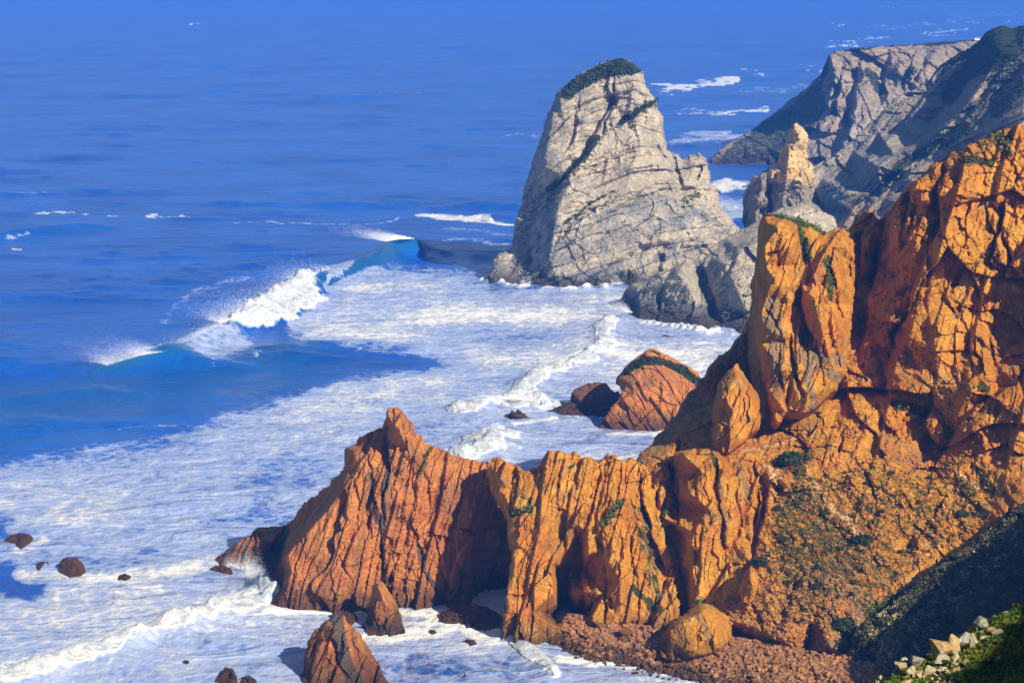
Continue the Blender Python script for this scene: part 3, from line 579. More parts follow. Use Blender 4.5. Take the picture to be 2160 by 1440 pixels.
sm = [('5,1140,w 20,1128,672 40,1122,674 58,1124 70,1133,672 72,1140,w 45,1157,w 30,1148,w', 'reddish brown wedge rock with foam at its right, farthest left of the sea rocks'),
      ('53,1205,w 62,1193,646 74,1188 84,1183 95,1182 110,1184 122,1182,648 126,1200,w 80,1208,w', 'low dark knobbly row of rock touching the left side of a rounded brown boulder'),
      ('124,1206,w 124,1185,640 135,1175,642 160,1174 172,1184 182,1205,w 170,1214,w 148,1218,w', 'rounded reddish brown boulder in the surf beside a low knobbly row of rock'),
      ('242,1221,w 252,1212,632 265,1208 274,1212 280,1222,w 262,1226,w', 'small pointed brown rock alone in the foam left of the orange promontory'),
      ('440,1200,w 452,1192,640 468,1190 485,1196 498,1214,w 470,1210,w', 'wave washed brown rock ringed with foam at the tip of the promontory'),
      ('382,1396,w 390,1390,554 398,1392 402,1400,w 390,1403,w', 'tiny dark rock poking out of the water below the diagonal foam line'),
      ('448,1442,w 458,1425,541 475,1405,543 490,1408 500,1425 502,1448,w 475,1450,w', 'reddish pointed rock at the bottom edge left of the grey streaked stack'),
      ('495,1446,w 505,1428,540 525,1422,541 540,1432 545,1446,w 520,1450,w', 'low brown rock against the right of a reddish pointed rock at the bottom edge'),
      ('605,1306,w 612,1303,595 622,1304 624,1307,w 612,1309,w', 'very small dark rock in foam under the big orange peak'),
      ('700,1310,w 702,1290,590 715,1285,592 735,1287 750,1293 760,1310,590 762,1330,w 730,1332,w', 'rust coloured rock wedged between the grey streaked stack and the sharp fin'),
      ('760,1340,w 758,1328,584 765,1312 775,1318 772,1340,w', 'small dark rock at the left foot of the sharp rust fin'),
      ('902,1332,w 908,1326,580 918,1328 922,1333,w 912,1338,w', 'small dark wet rock in foam right of the sharp rust fin'),
      ('972,1355,w 985,1346,571 1000,1348 1010,1360,w 990,1363,w', 'low red brown rock awash in front of the dark cave hollow'),
      ('1025,1352,w 1032,1346,572 1042,1348 1044,1353,w 1034,1356,w', 'small dark rock awash beside the foot of the tall buttress'),
      ('1085,1396,w 1095,1387,556 1106,1388 1112,1396,w 1098,1400,w', 'small orange pointed rock in the foam off the boulder beach'),
      ('965,1424,w 972,1417,547 980,1418 985,1426,w 975,1428,w', 'tiny black rock in foam near the bottom edge, left one of a pair'),
      ('1008,1424,w 1014,1418,547 1019,1420 1022,1427,w 1014,1429,w', 'tiny black rock in foam near the bottom edge, right one of a pair'),
      ('1342,708,w 1350,704,1045 1362,707,w 1350,711,w', 'small flat black rock awash between the pale rocks and the pyramid rock'),
      ('1390,709,w 1402,705,1043 1418,709,w 1402,712,w', 'long flat black rock awash behind the pyramid rock'),
      ('75,1121,w 84,1118,690 94,1121,w 84,1123,w', 'thin dark rock barely showing above a reddish wedge rock')]
for i, (ol, lb) in enumerate(sm):
    xs = [float(t.split(',')[0]) for t in ol.split()]; ww = max(xs) - min(xs)
    o = mass('sea_rock', ol, '', M_SEAROCK, step=max(0.7, ww / 45), fac=((1.8 + ww * .02, 2.5 + ww * .02, .45 + ww * .004, 20), (.9, 1.2, .2, 20)), fb=0.2, jag=.6 + ww * .008, rnd=(3 + ww * .06, .8 + ww * .02), thick=(1 + ww * .04, .9), skirt=8, seed=30 + i, relkey='sm%d' % i)
    tag(o, lb, 'sea rock')
# ------------------------------------------------------------------ the promontory: peak, buttress, comb block
SL = ((9, 22, 1.6, -12), (3.4, 11, .55, -12))
o = mass('rock_promontory', '430,1196,w 440,1184,645 470,1165,648 510,1135,650 530,1122 545,1108,652 560,1112 575,1108 600,1106,650 625,1080,645 640,1058 655,1048 690,1025,636 705,1005 722,990,630 726,965 728,945,626 740,938 752,934 757,920 772,914 790,905 805,900,620 810,885 813,868 820,857,616 828,860 836,856 848,866 862,885 875,903 890,915 902,935,615 930,945 955,958 980,965,612 1000,968 1020,972 1060,975,610 1100,985,612 1100,1200,618 1080,1330,w 1000,1300,w 930,1287,w 860,1290,w 800,1291,w 700,1293,w 640,1291,w 600,1289,w 575,1284,w 568,1265,606 575,1235,620 560,1206,w 530,1207,w 490,1203,w',
     '735,990,616 715,1042,608 690,1075,606 655,1112,605 622,1150,604 604,1172,603 615,1205,600 602,1245,598 585,1275,599 700,1022,628 672,1062,634 640,1100,640 605,1135,643 590,1170,642 580,1200,634 572,1235,626 500,1160,644 470,1185,641 545,1150,641 560,1180,640 520,1195,638 '
     '820,880,612 842,905,606 865,950,606 890,985,606 815,930,614 805,960,611 780,960,612 760,990,609 745,950,617 790,1010,604 770,1060,603 735,1110,601 700,1170,598 680,1240,596 790,1100,605 800,1160,603 800,1240,600 840,1010,606 860,1060,603 880,1120,602 870,1200,600 850,1260,597 900,1050,606 950,1000,608 940,1080,604 930,1160,602 960,1220,600 1000,1000,608 1005,1060,604 985,1120,604 985,1180,603 975,1250,600 1020,1120,614 1010,1200,614 1000,1270,608 1050,1080,616 1050,1200,618 1040,1290,612',
     M_RUST, step=2.2, strokes=[('818,905 812,940 822,990 808,1040 812,1080 800,1130 806,1180 812,1240', 6, 5, 2.6), ('770,930 785,1000 790,1070 778,1130 790,1200', 5, 4, 1.8), ('870,960 876,1040 870,1100 885,1160 905,1230', 4, 5, 1.6), ('905,945 880,1000 876,1050', 5, 6, 1.6),
       ('745,1000 760,1060 755,1130', 4, 4, 1.3), ('960,990 925,1060 900,1110', 5, 4, 1.3), ('1000,1000 960,1080 945,1160', 6, 5, 1.8), ('720,1170 745,1230 740,1280', 4, 6, 1.0), ('640,1120 600,1200', 3, 5, 1.0), ('845,880 860,940 862,1000', 3, 4, 1.2), ('545,1108 535,1160 530,1205', 4, 7, 3), ('600,1106 580,1150 568,1200', 4, 8, 3), ('920,1120 930,1200 960,1260', 5, 5, 1.6), ('790,905 775,950', 4, 5, 2)],
     veg=[('905,945 895,975 885,1000', 6, .8), ('930,950 1010,975', 5, .35)], grey=[('822,970 808,1040 812,1080 803,1130 806,1180 815,1240 830,1270', 8, 1), ('780,1000 788,1060 800,1100', 6, .8), ('600,1120 585,1180', 12, .9), ('880,1150 910,1230 940,1270', 9, .8), ('540,1120 570,1190', 14, .5), ('610,1160 650,1170', 12, .4), ('812,900 815,960', 5, .8)],
     slab=(-12, ((7.5, 2.4), (3.1, 1.0), (1.3, .35))), fac=SL, fb=0.45, jag=3.4, rnd=(5, 2.0), thick=(5, .8), seed=41, relkey='prom')
tag(o, 'long rust orange rock promontory rising to a sharp peak above the surf', 'rock promontory')
o = mass('rock_buttress', '1022,990,600 1030,975,598 1040,962 1055,961 1068,972 1085,982 1115,990,594 1135,980 1143,965 1155,948 1168,950 1180,949,591 1200,956 1208,950 1217,950 1225,965 1236,962 1248,963 1262,975 1272,965 1280,955,591 1300,955 1305,966 1318,970 1330,962 1342,966 1355,978 1368,985,592 1385,1060,588 1410,1150,584 1430,1250,578 1440,1345,560 1300,1350,z.5 1220,1340,z.5 1195,1348,w 1165,1362,w 1130,1371,w 1095,1367,w 1058,1359,w 1057,1320,569 1062,1290 1068,1240,573 1075,1200 1083,1150,579 1072,1128 1070,1085,586 1055,1060,590 1035,1030,595',
     '1045,1000,593 1070,1020,590 1060,1040,588 1100,1030,587 1100,1080,580 1090,1140,577 1140,1080,579 1165,1100,579 1085,1200,572 1130,1180,573 1165,1190,573 1080,1290,567 1125,1290,567 1168,1250,569 1172,1320,567 1160,1000,587 1200,1000,587 1150,1040,583 '
     '1176,1200,597 1178,1250,598 1180,1300,596 1200,1194,600 1210,1300,597 1222,1165,594 1230,1200,594 1234,1300,590 1240,1110,579 1252,1080,580 1240,1170,576 1245,1250,573 1240,1310,570 1268,1160,578 1275,1250,576 1285,1120,578 1310,1060,580 1300,1150,575 1310,1230,571 1310,1310,567 1345,1090,581 1350,1180,577 1350,1280,572 1380,1250,574 1300,990,587 1340,1000,590 1230,1010,585 1215,1110,583 1200,1150,585 1195,1080,580 1385,1180,584 1400,1300,568',
     M_ORANGE, step=2.2, strokes=[('1090,985 1078,1040 1085,1085', 5, 6, 3), ('1262,980 1262,1040 1240,1100 1228,1150', 5, 8, 3.5), ('1272,1105 1270,1180 1280,1240 1278,1310', 5, 7, 4.0), ('1345,990 1352,1060 1375,1130 1400,1200 1420,1280', 9, 9, 5), ('1190,960 1180,1020 1172,1080', 4, 4, 1.8), ('1225,968 1215,1030', 4, 4, 2), ('1120,1100 1110,1200 1112,1320', 2, 3, .5), ('1310,975 1300,1050', 4, 5, 2), ('1340,1080 1335,1160 1350,1250', 4, 6, 2.5), ('1085,1290 1110,1360', 6, 4, 1.6), ('1225,1120 1222,1200 1232,1310', 6, 6, 5)],
     veg=[('1080,1085 1100,1075 1120,1070', 9, .95), ('1120,1050 1100,1070', 7, .7), ('1310,1055 1285,1090 1270,1105', 9, 1.0), ('1350,1080 1370,1180 1390,1280', 18, .5), ('1200,985 1210,975', 5, .9), ('1340,1240 1380,1290', 14, .6), ('1330,1060 1350,1130', 10, .45)], grey=[('1350,1100 1400,1280', 20, .5), ('1240,1080 1262,1000', 6, .4)],
     slab=(-12, ((7.5, 2.4), (3.1, 1.0), (1.3, .35))), fac=SL, fb=0.45, jag=3.4, rnd=(5, 2.0), thick=(8, .8), seed=44, relkey='butt')
tag(o, 'orange rock buttress with pillars and dark cave slots standing on the boulder beach', 'rock buttress')
o = mass('rock_fin', '760,1338,w 768,1315,585 776,1290 779,1260,586 784,1235 790,1219 798,1213,587 810,1228 818,1240 832,1262 840,1275 847,1300,585 856,1336,w 830,1341,w 800,1345,w 775,1343,w',
     '800,1240,582 812,1270,580 795,1290,580 830,1290,581 815,1320,577 785,1320,580', M_RUST, step=1.6, strokes=[('795,1225 790,1280 800,1330', 3, 3, .8)], grey=[('785,1320 850,1330', 16, .6)],
     slab=(-14, ((3.2, .9), (1.2, .3))), fac=((3, 9, .7, -15),), fb=0.22, jag=1.6, rnd=(6, 2), thick=(3, .8), seed=47, relkey='fin')
tag(o, 'slender rust rock fin standing in foam before the orange peak', 'rock fin')
o = mass('sea_stack', '596,1470,w 618,1445,539 630,1425 642,1410,543 640,1392 643,1372 648,1350,546 660,1332 676,1315 690,1306 698,1298 704,1290,547 716,1289 728,1298 733,1312 745,1322,547 757,1330 765,1345 782,1372,545 800,1400 815,1430 838,1475,w 700,1480,w',
     '700,1320,540 715,1345,537 690,1350,539 700,1400,535 660,1400,538 740,1400,536 740,1350,540 760,1400,537 650,1440,534 720,1450,531 780,1450,533', M_RUST, step=1.8,
     strokes=[('700,1295 698,1340 712,1390 740,1440', 5, 4, 1.6), ('735,1315 745,1350 770,1420', 4, 4, 1.2), ('675,1320 660,1380 650,1440', 3, 3, .8)], grey=[('708,1295 715,1340 722,1380 745,1440', 22, 1.0)],
     slab=(-22, ((4.2, 1.2), (1.6, .45))), fac=((5, 10, .9, -20),), fb=0.25, jag=2, rnd=(8, 2.6), thick=(4, .9), seed=48, relkey='front')
tag(o, 'pointed orange stack with a grey rock streak, in foam at the bottom edge', 'sea stack')
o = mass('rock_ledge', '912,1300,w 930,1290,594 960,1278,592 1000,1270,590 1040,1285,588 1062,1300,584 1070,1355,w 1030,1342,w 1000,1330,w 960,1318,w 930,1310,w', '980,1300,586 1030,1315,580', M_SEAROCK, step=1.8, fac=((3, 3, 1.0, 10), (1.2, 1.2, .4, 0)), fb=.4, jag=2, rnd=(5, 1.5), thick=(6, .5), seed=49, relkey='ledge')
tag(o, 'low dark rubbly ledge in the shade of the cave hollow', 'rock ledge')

# ------------------------------------------------------------------ main orange cliff with its stony slope
o = mass('cliff', '2300,235,635 2160,260,636 2140,262 2125,270 2105,275 2090,286 2075,290 2055,300 2040,306,638 2025,318 2008,318 1990,332 1965,345 1952,362 1928,380 1905,402,640 1893,420 1886,438 1870,446 1862,458 1852,462 1845,447 1835,440 1820,443 1808,452 1800,476,664 1788,488 1775,500 1700,500,664 1620,560,666 1600,640,664 1578,668 1560,705,655 1545,722 1530,740 1512,752 1498,766 1490,790 1475,800 1465,818 1450,828,645 1436,850 1430,868 1412,885 1400,905,635 1385,915 1375,935 1360,945 1342,966,622 1345,1000,612 1400,1100,600 1450,1250,580 1450,1345,z1 1560,1350,z1 1700,1385,z1 1800,1420,z1 1900,1500,z-4 2300,1600,z-8',
     '1870,470,652 1840,480,656 1815,470,660 1830,540,655 1800,560,656 1870,560,650 1900,470,635 1950,400,636 2000,350,635 2060,330,634 2110,320,633 1960,470,631.5 2000,440,630 2060,420,629 2120,400,630 1940,560,631 1920,640,630 1990,560,626 2050,540,625 2100,500,627 2120,560,627 2160,480,630 2120,640,621 2160,700,618 2060,650,620 2000,640,623 '
     '1810,640,655 1840,640,648 1850,720,640 1880,760,630 1870,690,636 1930,720,622 1985,700,616 1960,800,612 2040,740,614 2100,760,612 1900,830,614 1840,800,632 1810,760,640 1840,860,612 1760,870,616 1700,900,612 1660,925,608 1620,945,604 1560,965,602 1520,940,612 1480,950,612 1440,930,618 1400,960,616 1560,880,628 1500,860,636 1600,800,650 1480,900,624 '
     '2000,900,604 1990,945,602 2060,900,592 2100,850,594 2160,820,592 2060,960,586 2130,960,580 2160,1040,570 2080,1040,580 1940,900,606 1900,960,596 1800,940,600 1720,960,598 1650,1000,594 1640,1050,588 1620,1120,578 1610,1180,570 1700,1080,582 1780,1040,588 1850,1040,586 1950,1040,584 1700,1180,566 1800,1150,572 1900,1150,570 2000,1130,570 2080,1110,568 1640,1280,556 1720,1280,552 1800,1250,556 1880,1230,560 1560,1310,556 1650,1350,545 1750,1360,542 1820,1340,545 1480,1320,562',
     M_ORANGE, step=2.5,
     strokes=[('2000,340 1975,400 1980,470 1965,540', 10, 12, 9), ('1930,385 1915,450 1905,500', 8, 10, 7), ('2120,420 2105,500 2085,560 2120,580', 7, 8, 6), ('1885,440 1880,500 1845,560 1820,640 1812,760', 14, 16, 12), ('1965,500 1930,600 1900,680 1870,780', 12, 16, 11), ('2040,560 2010,620', 5, 7, 4), ('1880,640 1900,700 1940,780', 6, 6, 3), ('2110,480 2140,560 2160,600', 6, 8, 4),
       ('2060,400 2040,470 2030,540', 4, 5, 2), ('2160,790 2110,820 2060,850 2000,930 1985,960', 8, 12, 7), ('1990,620 2040,700 2060,800', 5, 6, 3), ('1850,740 1880,840', 6, 8, 4), ('2100,640 2090,720 2110,790', 6, 6, 3), ('1940,400 1925,470 1900,540', 6, 8, 4), ('1820,480 1812,560 1800,620', 5, 9, 6), ('1870,460 1855,520 1840,600', 5, 8, 5),
       ('1780,900 1770,960', 8, 8, 4), ('2110,860 2090,930', 4, 6, 3), ('1620,1000 1612,1080 1590,1180 1570,1230', 8, 10, 5), ('1590,960 1600,1060 1590,1130', 5, 7, 4), ('1480,950 1470,990', 6, 6, 4), ('1440,920 1430,960', 6, 6, 4), ('1800,960 1830,1000 1850,1060', 6, 8, 2), ('2000,1040 1960,1100 1900,1170', 6, 8, 2.5), ('1700,1200 1660,1280 1640,1340', 8, 8, 2), ('1560,1230 1600,1290 1620,1340', 5, 6, 2)],
     veg=[('2090,285 2125,300 2130,330', 12, .9), ('2030,335 2085,345', 11, .8), ('2000,320 2020,330', 6, .6), ('1890,850 1930,860 1950,870', 16, .85), ('1700,965 1680,1000', 16, .9), ('1640,980 1680,960', 10, .8), ('1640,1050 1700,1040 1800,1120 1830,1200 1760,1240 1700,1300 1640,1180', 0, .52), ('1640,1020 1850,980 2080,1020 2090,1100 1960,1160 1850,1290 1720,1350 1600,1300', 0, .43), ('1830,1260 1870,1290 1900,1250', 14, .9), ('1850,1280 1900,1260 1920,1240', 12, .9), ('2060,990 2090,1040', 12, .8), ('2080,530 2060,560', 12, .5), ('2130,560 2110,560', 8, .6), ('2065,815 2085,820', 8, .8), ('1760,1300 1820,1360', 26, .7), ('1860,840 1960,830', 10, .35), ('1880,560 1890,640', 10, .3)],
     grey=[('1750,1200 1850,1330 1700,1380', 40, .6), ('1700,1050 1800,1200', 46, .5), ('1345,965 1450,830 1570,690', 44, .55), ('1840,540 1860,700', 30, .5), ('2050,850 2160,1000', 60, .35), ('1700,930 1900,980', 40, .3), ('1870,580 1900,800', 30, .4)],
     sand=[('1685,975 1720,1030 1765,1075 1800,1110 1822,1145', 7, 1.2), ('2010,985 2060,1025', 6, 1.1), ('1540,958 1640,935 1720,915', 4, .8), ('1620,985 1645,1010 1625,1015', 10, .9), ('1990,1200 1940,1230', 3, .6)],
     slab=(-16, ((15, 3.2), (5, 1.2), (2.0, .4))), fac=((20, 24, 5.0, 22), (8, 10, 2.3, 30), (3.2, 4, .9, 20)), fb=0.75, jag=3, rnd=(9, 4.5), thick=(14, 1.0), seed=51, relkey='cliff', slabfade=(900, 1010))
tag(o, kind='structure')
o = mass('rock_tower', '1592,720,628 1590,670,632 1592,620,634 1590,580,635 1600,545 1603,510,638 1606,480 1605,458,642 1613,449 1640,450 1665,458,642 1690,465 1705,468 1728,480,640 1745,488 1765,478 1785,485,640 1800,505,642 1806,560,640 1800,640,636 1795,720,626 1790,780,620 1770,815 1740,845,612 1715,868 1695,875,610 1660,872 1640,900,608 1628,890 1625,860,612 1615,820,616 1605,780,620',
     '1618,470,632 1610,520,626 1640,480,626 1680,490,628 1660,520,622 1615,560,624 1606,620,622 1608,680,620 1606,720,618 1640,600,618 1630,700,613 1680,560,630 1700,500,634 1690,600,622 1670,640,620 1640,780,610 1645,850,607 1690,650,624 1700,720,620 1720,640,614 1735,700,611 1750,760,610 1720,560,622 1750,520,625 1785,520,630 1770,600,622 1778,700,616 1765,780,611 1705,780,612 1700,840,608 1675,720,618 1665,800,613 1660,850,613 1740,820,608',
     M_ORANGE, step=2.2, strokes=[('1685,590 1690,640 1705,680 1720,730', 10, 6, 6), ('1668,490 1650,530 1640,580', 4, 4, 1.6), ('1700,480 1705,540 1720,600', 6, 6, 3.0), ('1660,700 1680,780 1700,850', 5, 8, 4), ('1640,720 1650,800 1660,860', 4, 5, 2), ('1760,500 1755,560 1765,640 1790,700', 5, 6, 2.4), ('1610,640 1640,680 1655,740', 4, 4, 1.5), ('1612,540 1650,530', 4, 4, 1.8), ('1720,690 1735,760 1742,820', 4, 5, 1.6), ('1790,490 1796,600', 6, 6, 3)],
     veg=[('1640,453 1700,470 1735,488', 8, 1.2), ('1690,480 1700,520 1705,545', 10, 1.1), ('1745,545 1750,590', 9, 1.0), ('1750,600 1752,630', 6, .8), ('1615,450 1680,462', 6, .8)], grey=[('1630,640 1640,800', 26, .75), ('1700,720 1770,800', 26, .6), ('1690,700 1720,860', 14, .7), ('1720,770 1780,760', 24, .6), ('1750,500 1760,560', 10, .5)],
     slab=(-16, ((8, 2.6), (3, 1.0), (1.3, .3))), fac=((9, 22, 1.8, -14), (3.5, 12, .6, -14)), fb=0.4, jag=2.6, rnd=(8, 4), thick=(10, .6), seed=55, relkey='tower')
tag(o, 'tall orange slab sided rock tower with green ledges, leaning on the main cliff', 'rock tower')
o = mass('rock_spire', '1505,860,612 1512,830 1520,800,618 1535,780 1548,768 1555,765,620 1565,780 1580,800,619 1600,830 1612,870,614 1605,900 1580,920,606 1560,940 1540,960,602 1515,960,602 1505,930,606 1508,890',
     '1555,790,612 1530,830,608 1570,840,607 1550,880,604 1520,900,603 1585,890,606 1545,930,601', M_ORANGE, step=2.0, strokes=[('1535,800 1525,860 1530,930', 3, 3, .9), ('1570,820 1560,900', 3, 4, .9)], slab=(-12, ((4, 1.1), (1.5, .35))), fac=((5, 12, 1.0, -10),), fb=.3, jag=2, rnd=(7, 2.5), thick=(6, .6), seed=56, relkey='spire')
tag(o, 'orange pointed slab at the left foot of the slab sided rock tower', 'rock spire')
o = mass('rock_block', '1352,990,604 1375,975 1395,972,602 1412,958 1425,952,600 1440,948 1465,945 1492,944,598 1510,950 1524,960 1545,955 1562,950,600 1585,955 1600,960,602 1612,1010,598 1600,1070 1592,1120,592 1575,1170 1560,1220,584 1555,1280 1545,1340,566 1450,1345,566 1440,1290,574 1415,1200,584 1385,1120,592 1365,1060,598',
     '1400,1000,594 1390,1050,592 1415,1060,590 1400,1090,588 1424,960,597 1428,1000,600 1428,1060,598 1432,1130,594 1420,1180,588 1442,1200,588 1448,1290,582 1445,960,590 1455,1040,582 1458,1120,578 1462,1200,575 1470,1290,570 1490,1000,584 1500,1080,580 1500,1180,575 1510,1260,572 1520,970,588 1530,1010,586 1540,1000,592 1530,1080,584 1540,1100,580 1535,1180,577 1545,1200,574 1560,1000,588 1575,1050,586 1560,1110,582 1550,1250,570',
     M_ORANGE, step=2.2, strokes=[('1424,950 1420,1000 1424,1080 1430,1160 1440,1240 1445,1330', 7, 10, 8), ('1505,955 1512,1010 1522,1080 1530,1150 1535,1220', 4, 9, 3.5), ('1400,975 1395,1040 1380,1080', 4, 6, 2.5), ('1480,960 1488,1020 1500,1060', 3, 3, 1.2), ('1465,1090 1462,1180 1475,1280', 3, 4, 1), ('1580,960 1585,1040 1570,1140', 4, 6, 3), ('1372,1000 1380,1080 1410,1160', 6, 9, 5)],
     veg=[('1500,955 1510,1000', 6, .7), ('1405,1060 1400,1090 1398,1100', 6, 1.0), ('1490,1120 1485,1150', 6, .6), ('1520,1200 1500,1260', 10, .4), ('1470,1265 1480,1285', 8, .7), ('1410,970 1415,1010', 6, .6)], grey=[('1555,970 1585,1080', 14, .5), ('1390,1100 1430,1200', 10, .4), ('1520,1000 1532,1130', 7, .5)],
     slab=(-12, ((7.5, 2.4), (3.1, 1.0), (1.3, .35))), fac=SL, fb=.45, jag=2.6, rnd=(7, 3), thick=(8, .6), seed=58, relkey='block')
tag(o, 'orange vertical ribbed rock block between the pillared buttress and the stony slope', 'rock block')
o = mass('boulder', '1566,1268,560 1560,1240 1570,1210,566 1583,1190,568 1598,1205 1601,1230,564 1592,1262 1580,1275,558', '1582,1215,559 1590,1240,558', M_ORANGE, step=1.6, fac=((3, 5, .5, 0), (1.2, 2, .2, 0)), fb=.2, jag=1.2, rnd=(4, 1.5), thick=(6, .5), skirt=4, seed=60, relkey='blk2')
tag(o, 'upright orange block with a black shadow at its left, halfway down the slope edge', 'boulder')
# beach under the cliff
o = mass('beach', '1160,1357,w 1200,1380,w 1240,1392,w 1320,1408,w 1420,1426,w 1520,1460,w 1900,1580,w 2100,1560,z6 1950,1440,z6 1850,1395,z6 1700,1370,z5 1550,1340,z5 1400,1322,z4 1300,1306,z4 1200,1290,z4 1172,1325,z2',
     '1250,1350,z2 1400,1370,z2.5 1550,1395,z3 1700,1410,z4 1850,1440,z5', M_BEACH, step=2.2, fac=((2.2, 2.2, .8, 0), (1, 1, .5, 0)), fb=.5, jag=2, rnd=(4, .4), thick=(3, .2), seed=61, relkey='beach')
tag(o, kind='structure')
o = mass('boulder', '1393,1385,z3 1390,1355,555 1402,1330 1412,1312,558 1440,1297 1462,1280,560 1480,1271 1500,1274 1525,1290,560 1540,1300 1547,1325,558 1540,1355 1520,1372,z4 1490,1385 1450,1395,z2 1425,1399 1410,1395,z2',
     '1412,1330,552 1418,1370,548 1440,1310,550 1480,1290,551 1500,1340,546 1460,1370,543 1520,1330,549 1400,1370,552', M_ORANGE, step=1.9, strokes=[('1480,1290 1495,1340 1500,1370', 3, 3, .7), ('1412,1320 1410,1380', 5, 3, 1.5)], grey=[('1470,1290 1500,1360', 7, .8)],
     fac=((5, 6, .7, 0), (2, 2.5, .25, 0)), fb=.25, jag=1.6, rnd=(9, 3.5), thick=(7, .6), seed=62, relkey='bigb')
tag(o, 'huge smooth orange boulder on the stony beach below the ribbed rock block', 'boulder')
# ------------------------------------------------------------------ shaded near slope and dark foreground
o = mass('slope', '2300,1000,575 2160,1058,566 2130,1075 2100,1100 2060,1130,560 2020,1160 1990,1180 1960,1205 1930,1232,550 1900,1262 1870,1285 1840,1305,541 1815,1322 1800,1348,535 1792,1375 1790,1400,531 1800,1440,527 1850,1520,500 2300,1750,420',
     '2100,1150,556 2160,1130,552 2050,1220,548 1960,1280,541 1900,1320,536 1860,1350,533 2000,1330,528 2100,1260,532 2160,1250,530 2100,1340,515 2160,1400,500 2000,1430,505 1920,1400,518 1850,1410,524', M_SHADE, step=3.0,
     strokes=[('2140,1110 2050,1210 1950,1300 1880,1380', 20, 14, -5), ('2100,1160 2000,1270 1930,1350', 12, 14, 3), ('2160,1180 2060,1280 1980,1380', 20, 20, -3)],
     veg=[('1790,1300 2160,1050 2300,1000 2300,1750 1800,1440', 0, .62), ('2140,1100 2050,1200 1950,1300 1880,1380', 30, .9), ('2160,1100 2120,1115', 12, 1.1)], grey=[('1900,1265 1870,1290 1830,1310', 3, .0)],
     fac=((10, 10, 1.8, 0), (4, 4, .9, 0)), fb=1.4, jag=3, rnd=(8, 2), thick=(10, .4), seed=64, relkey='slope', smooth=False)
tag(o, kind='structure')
#FOREGROUND
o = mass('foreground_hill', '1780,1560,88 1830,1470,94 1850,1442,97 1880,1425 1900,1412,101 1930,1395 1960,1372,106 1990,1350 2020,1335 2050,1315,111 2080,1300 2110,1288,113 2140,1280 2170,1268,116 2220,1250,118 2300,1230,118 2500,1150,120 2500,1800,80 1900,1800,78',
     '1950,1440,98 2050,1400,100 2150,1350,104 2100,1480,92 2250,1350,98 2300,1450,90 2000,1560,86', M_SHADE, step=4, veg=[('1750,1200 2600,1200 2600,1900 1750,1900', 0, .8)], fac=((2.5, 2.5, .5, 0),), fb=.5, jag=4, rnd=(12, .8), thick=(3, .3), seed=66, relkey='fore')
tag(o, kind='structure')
# unseen ground added right of the viewpoint, shaped to shade the foreground hill's foot
def shoulder():
    sd = np.array(SUN_DIR)
    A = np.array([float(v) for v in at(2185.0, 1322.0, 110.0)]); B = np.array([float(v) for v in at(2082.0, 1450.0, 97.5)])
    d = (A - B); A2 = A + d * 1.2 + sd * 34; B2 = B - d * 1.0 + sd * 34
    V = []; n = 60; m = 24
    for i in range(n):
        t = i / (n - 1); P = B2 + (A2 - B2) * t
        for j in range(m):
            u = j / (m - 1)
            x = P[0] + u * 46 - 0; y = P[1] - u * 10; z = P[2] - 0.15 + min(u * 46 * 0.8, 8 + u * 4)
            V.append((x, y, z))
        # left flank down
    V = np.array(V).reshape(n, m, 3); V[:, :, 2] += 0.35 * fbm(V[:, :, 0] * .5, V[:, :, 1] * .5, 0.5, 4, 8)
    low = V.copy(); low[:, :, 2] = np.minimum(low[:, :, 2] - 6, 100) ; low[:, 0, 0] += 1.0
    F = []; id = lambda i, j, k: k * n * m + i * m + j
    for i in range(n - 1):
        for j in range(m - 1):
            F.append((id(i, j, 0), id(i, j + 1, 0), id(i + 1, j + 1, 0), id(i + 1, j, 0))); F.append((id(i, j, 1), id(i + 1, j, 1), id(i + 1, j + 1, 1), id(i, j + 1, 1)))
        F.append((id(i, 0, 0), id(i + 1, 0, 0), id(i + 1, 0, 1), id(i, 0, 1))); F.append((id(i, m - 1, 0), id(i, m - 1, 1), id(i + 1, m - 1, 1), id(i + 1, m - 1, 0)))
    for j in range(m - 1):
        F.append((id(0, j, 0), id(0, j, 1), id(0, j + 1, 1), id(0, j + 1, 0))); F.append((id(n - 1, j, 0), id(n - 1, j + 1, 0), id(n - 1, j + 1, 1), id(n - 1, j, 1)))
    tag(mesh_obj('hill', np.concatenate([V.reshape(-1, 3), low.reshape(-1, 3)]), F, M_SHADE), kind='structure')
shoulder()
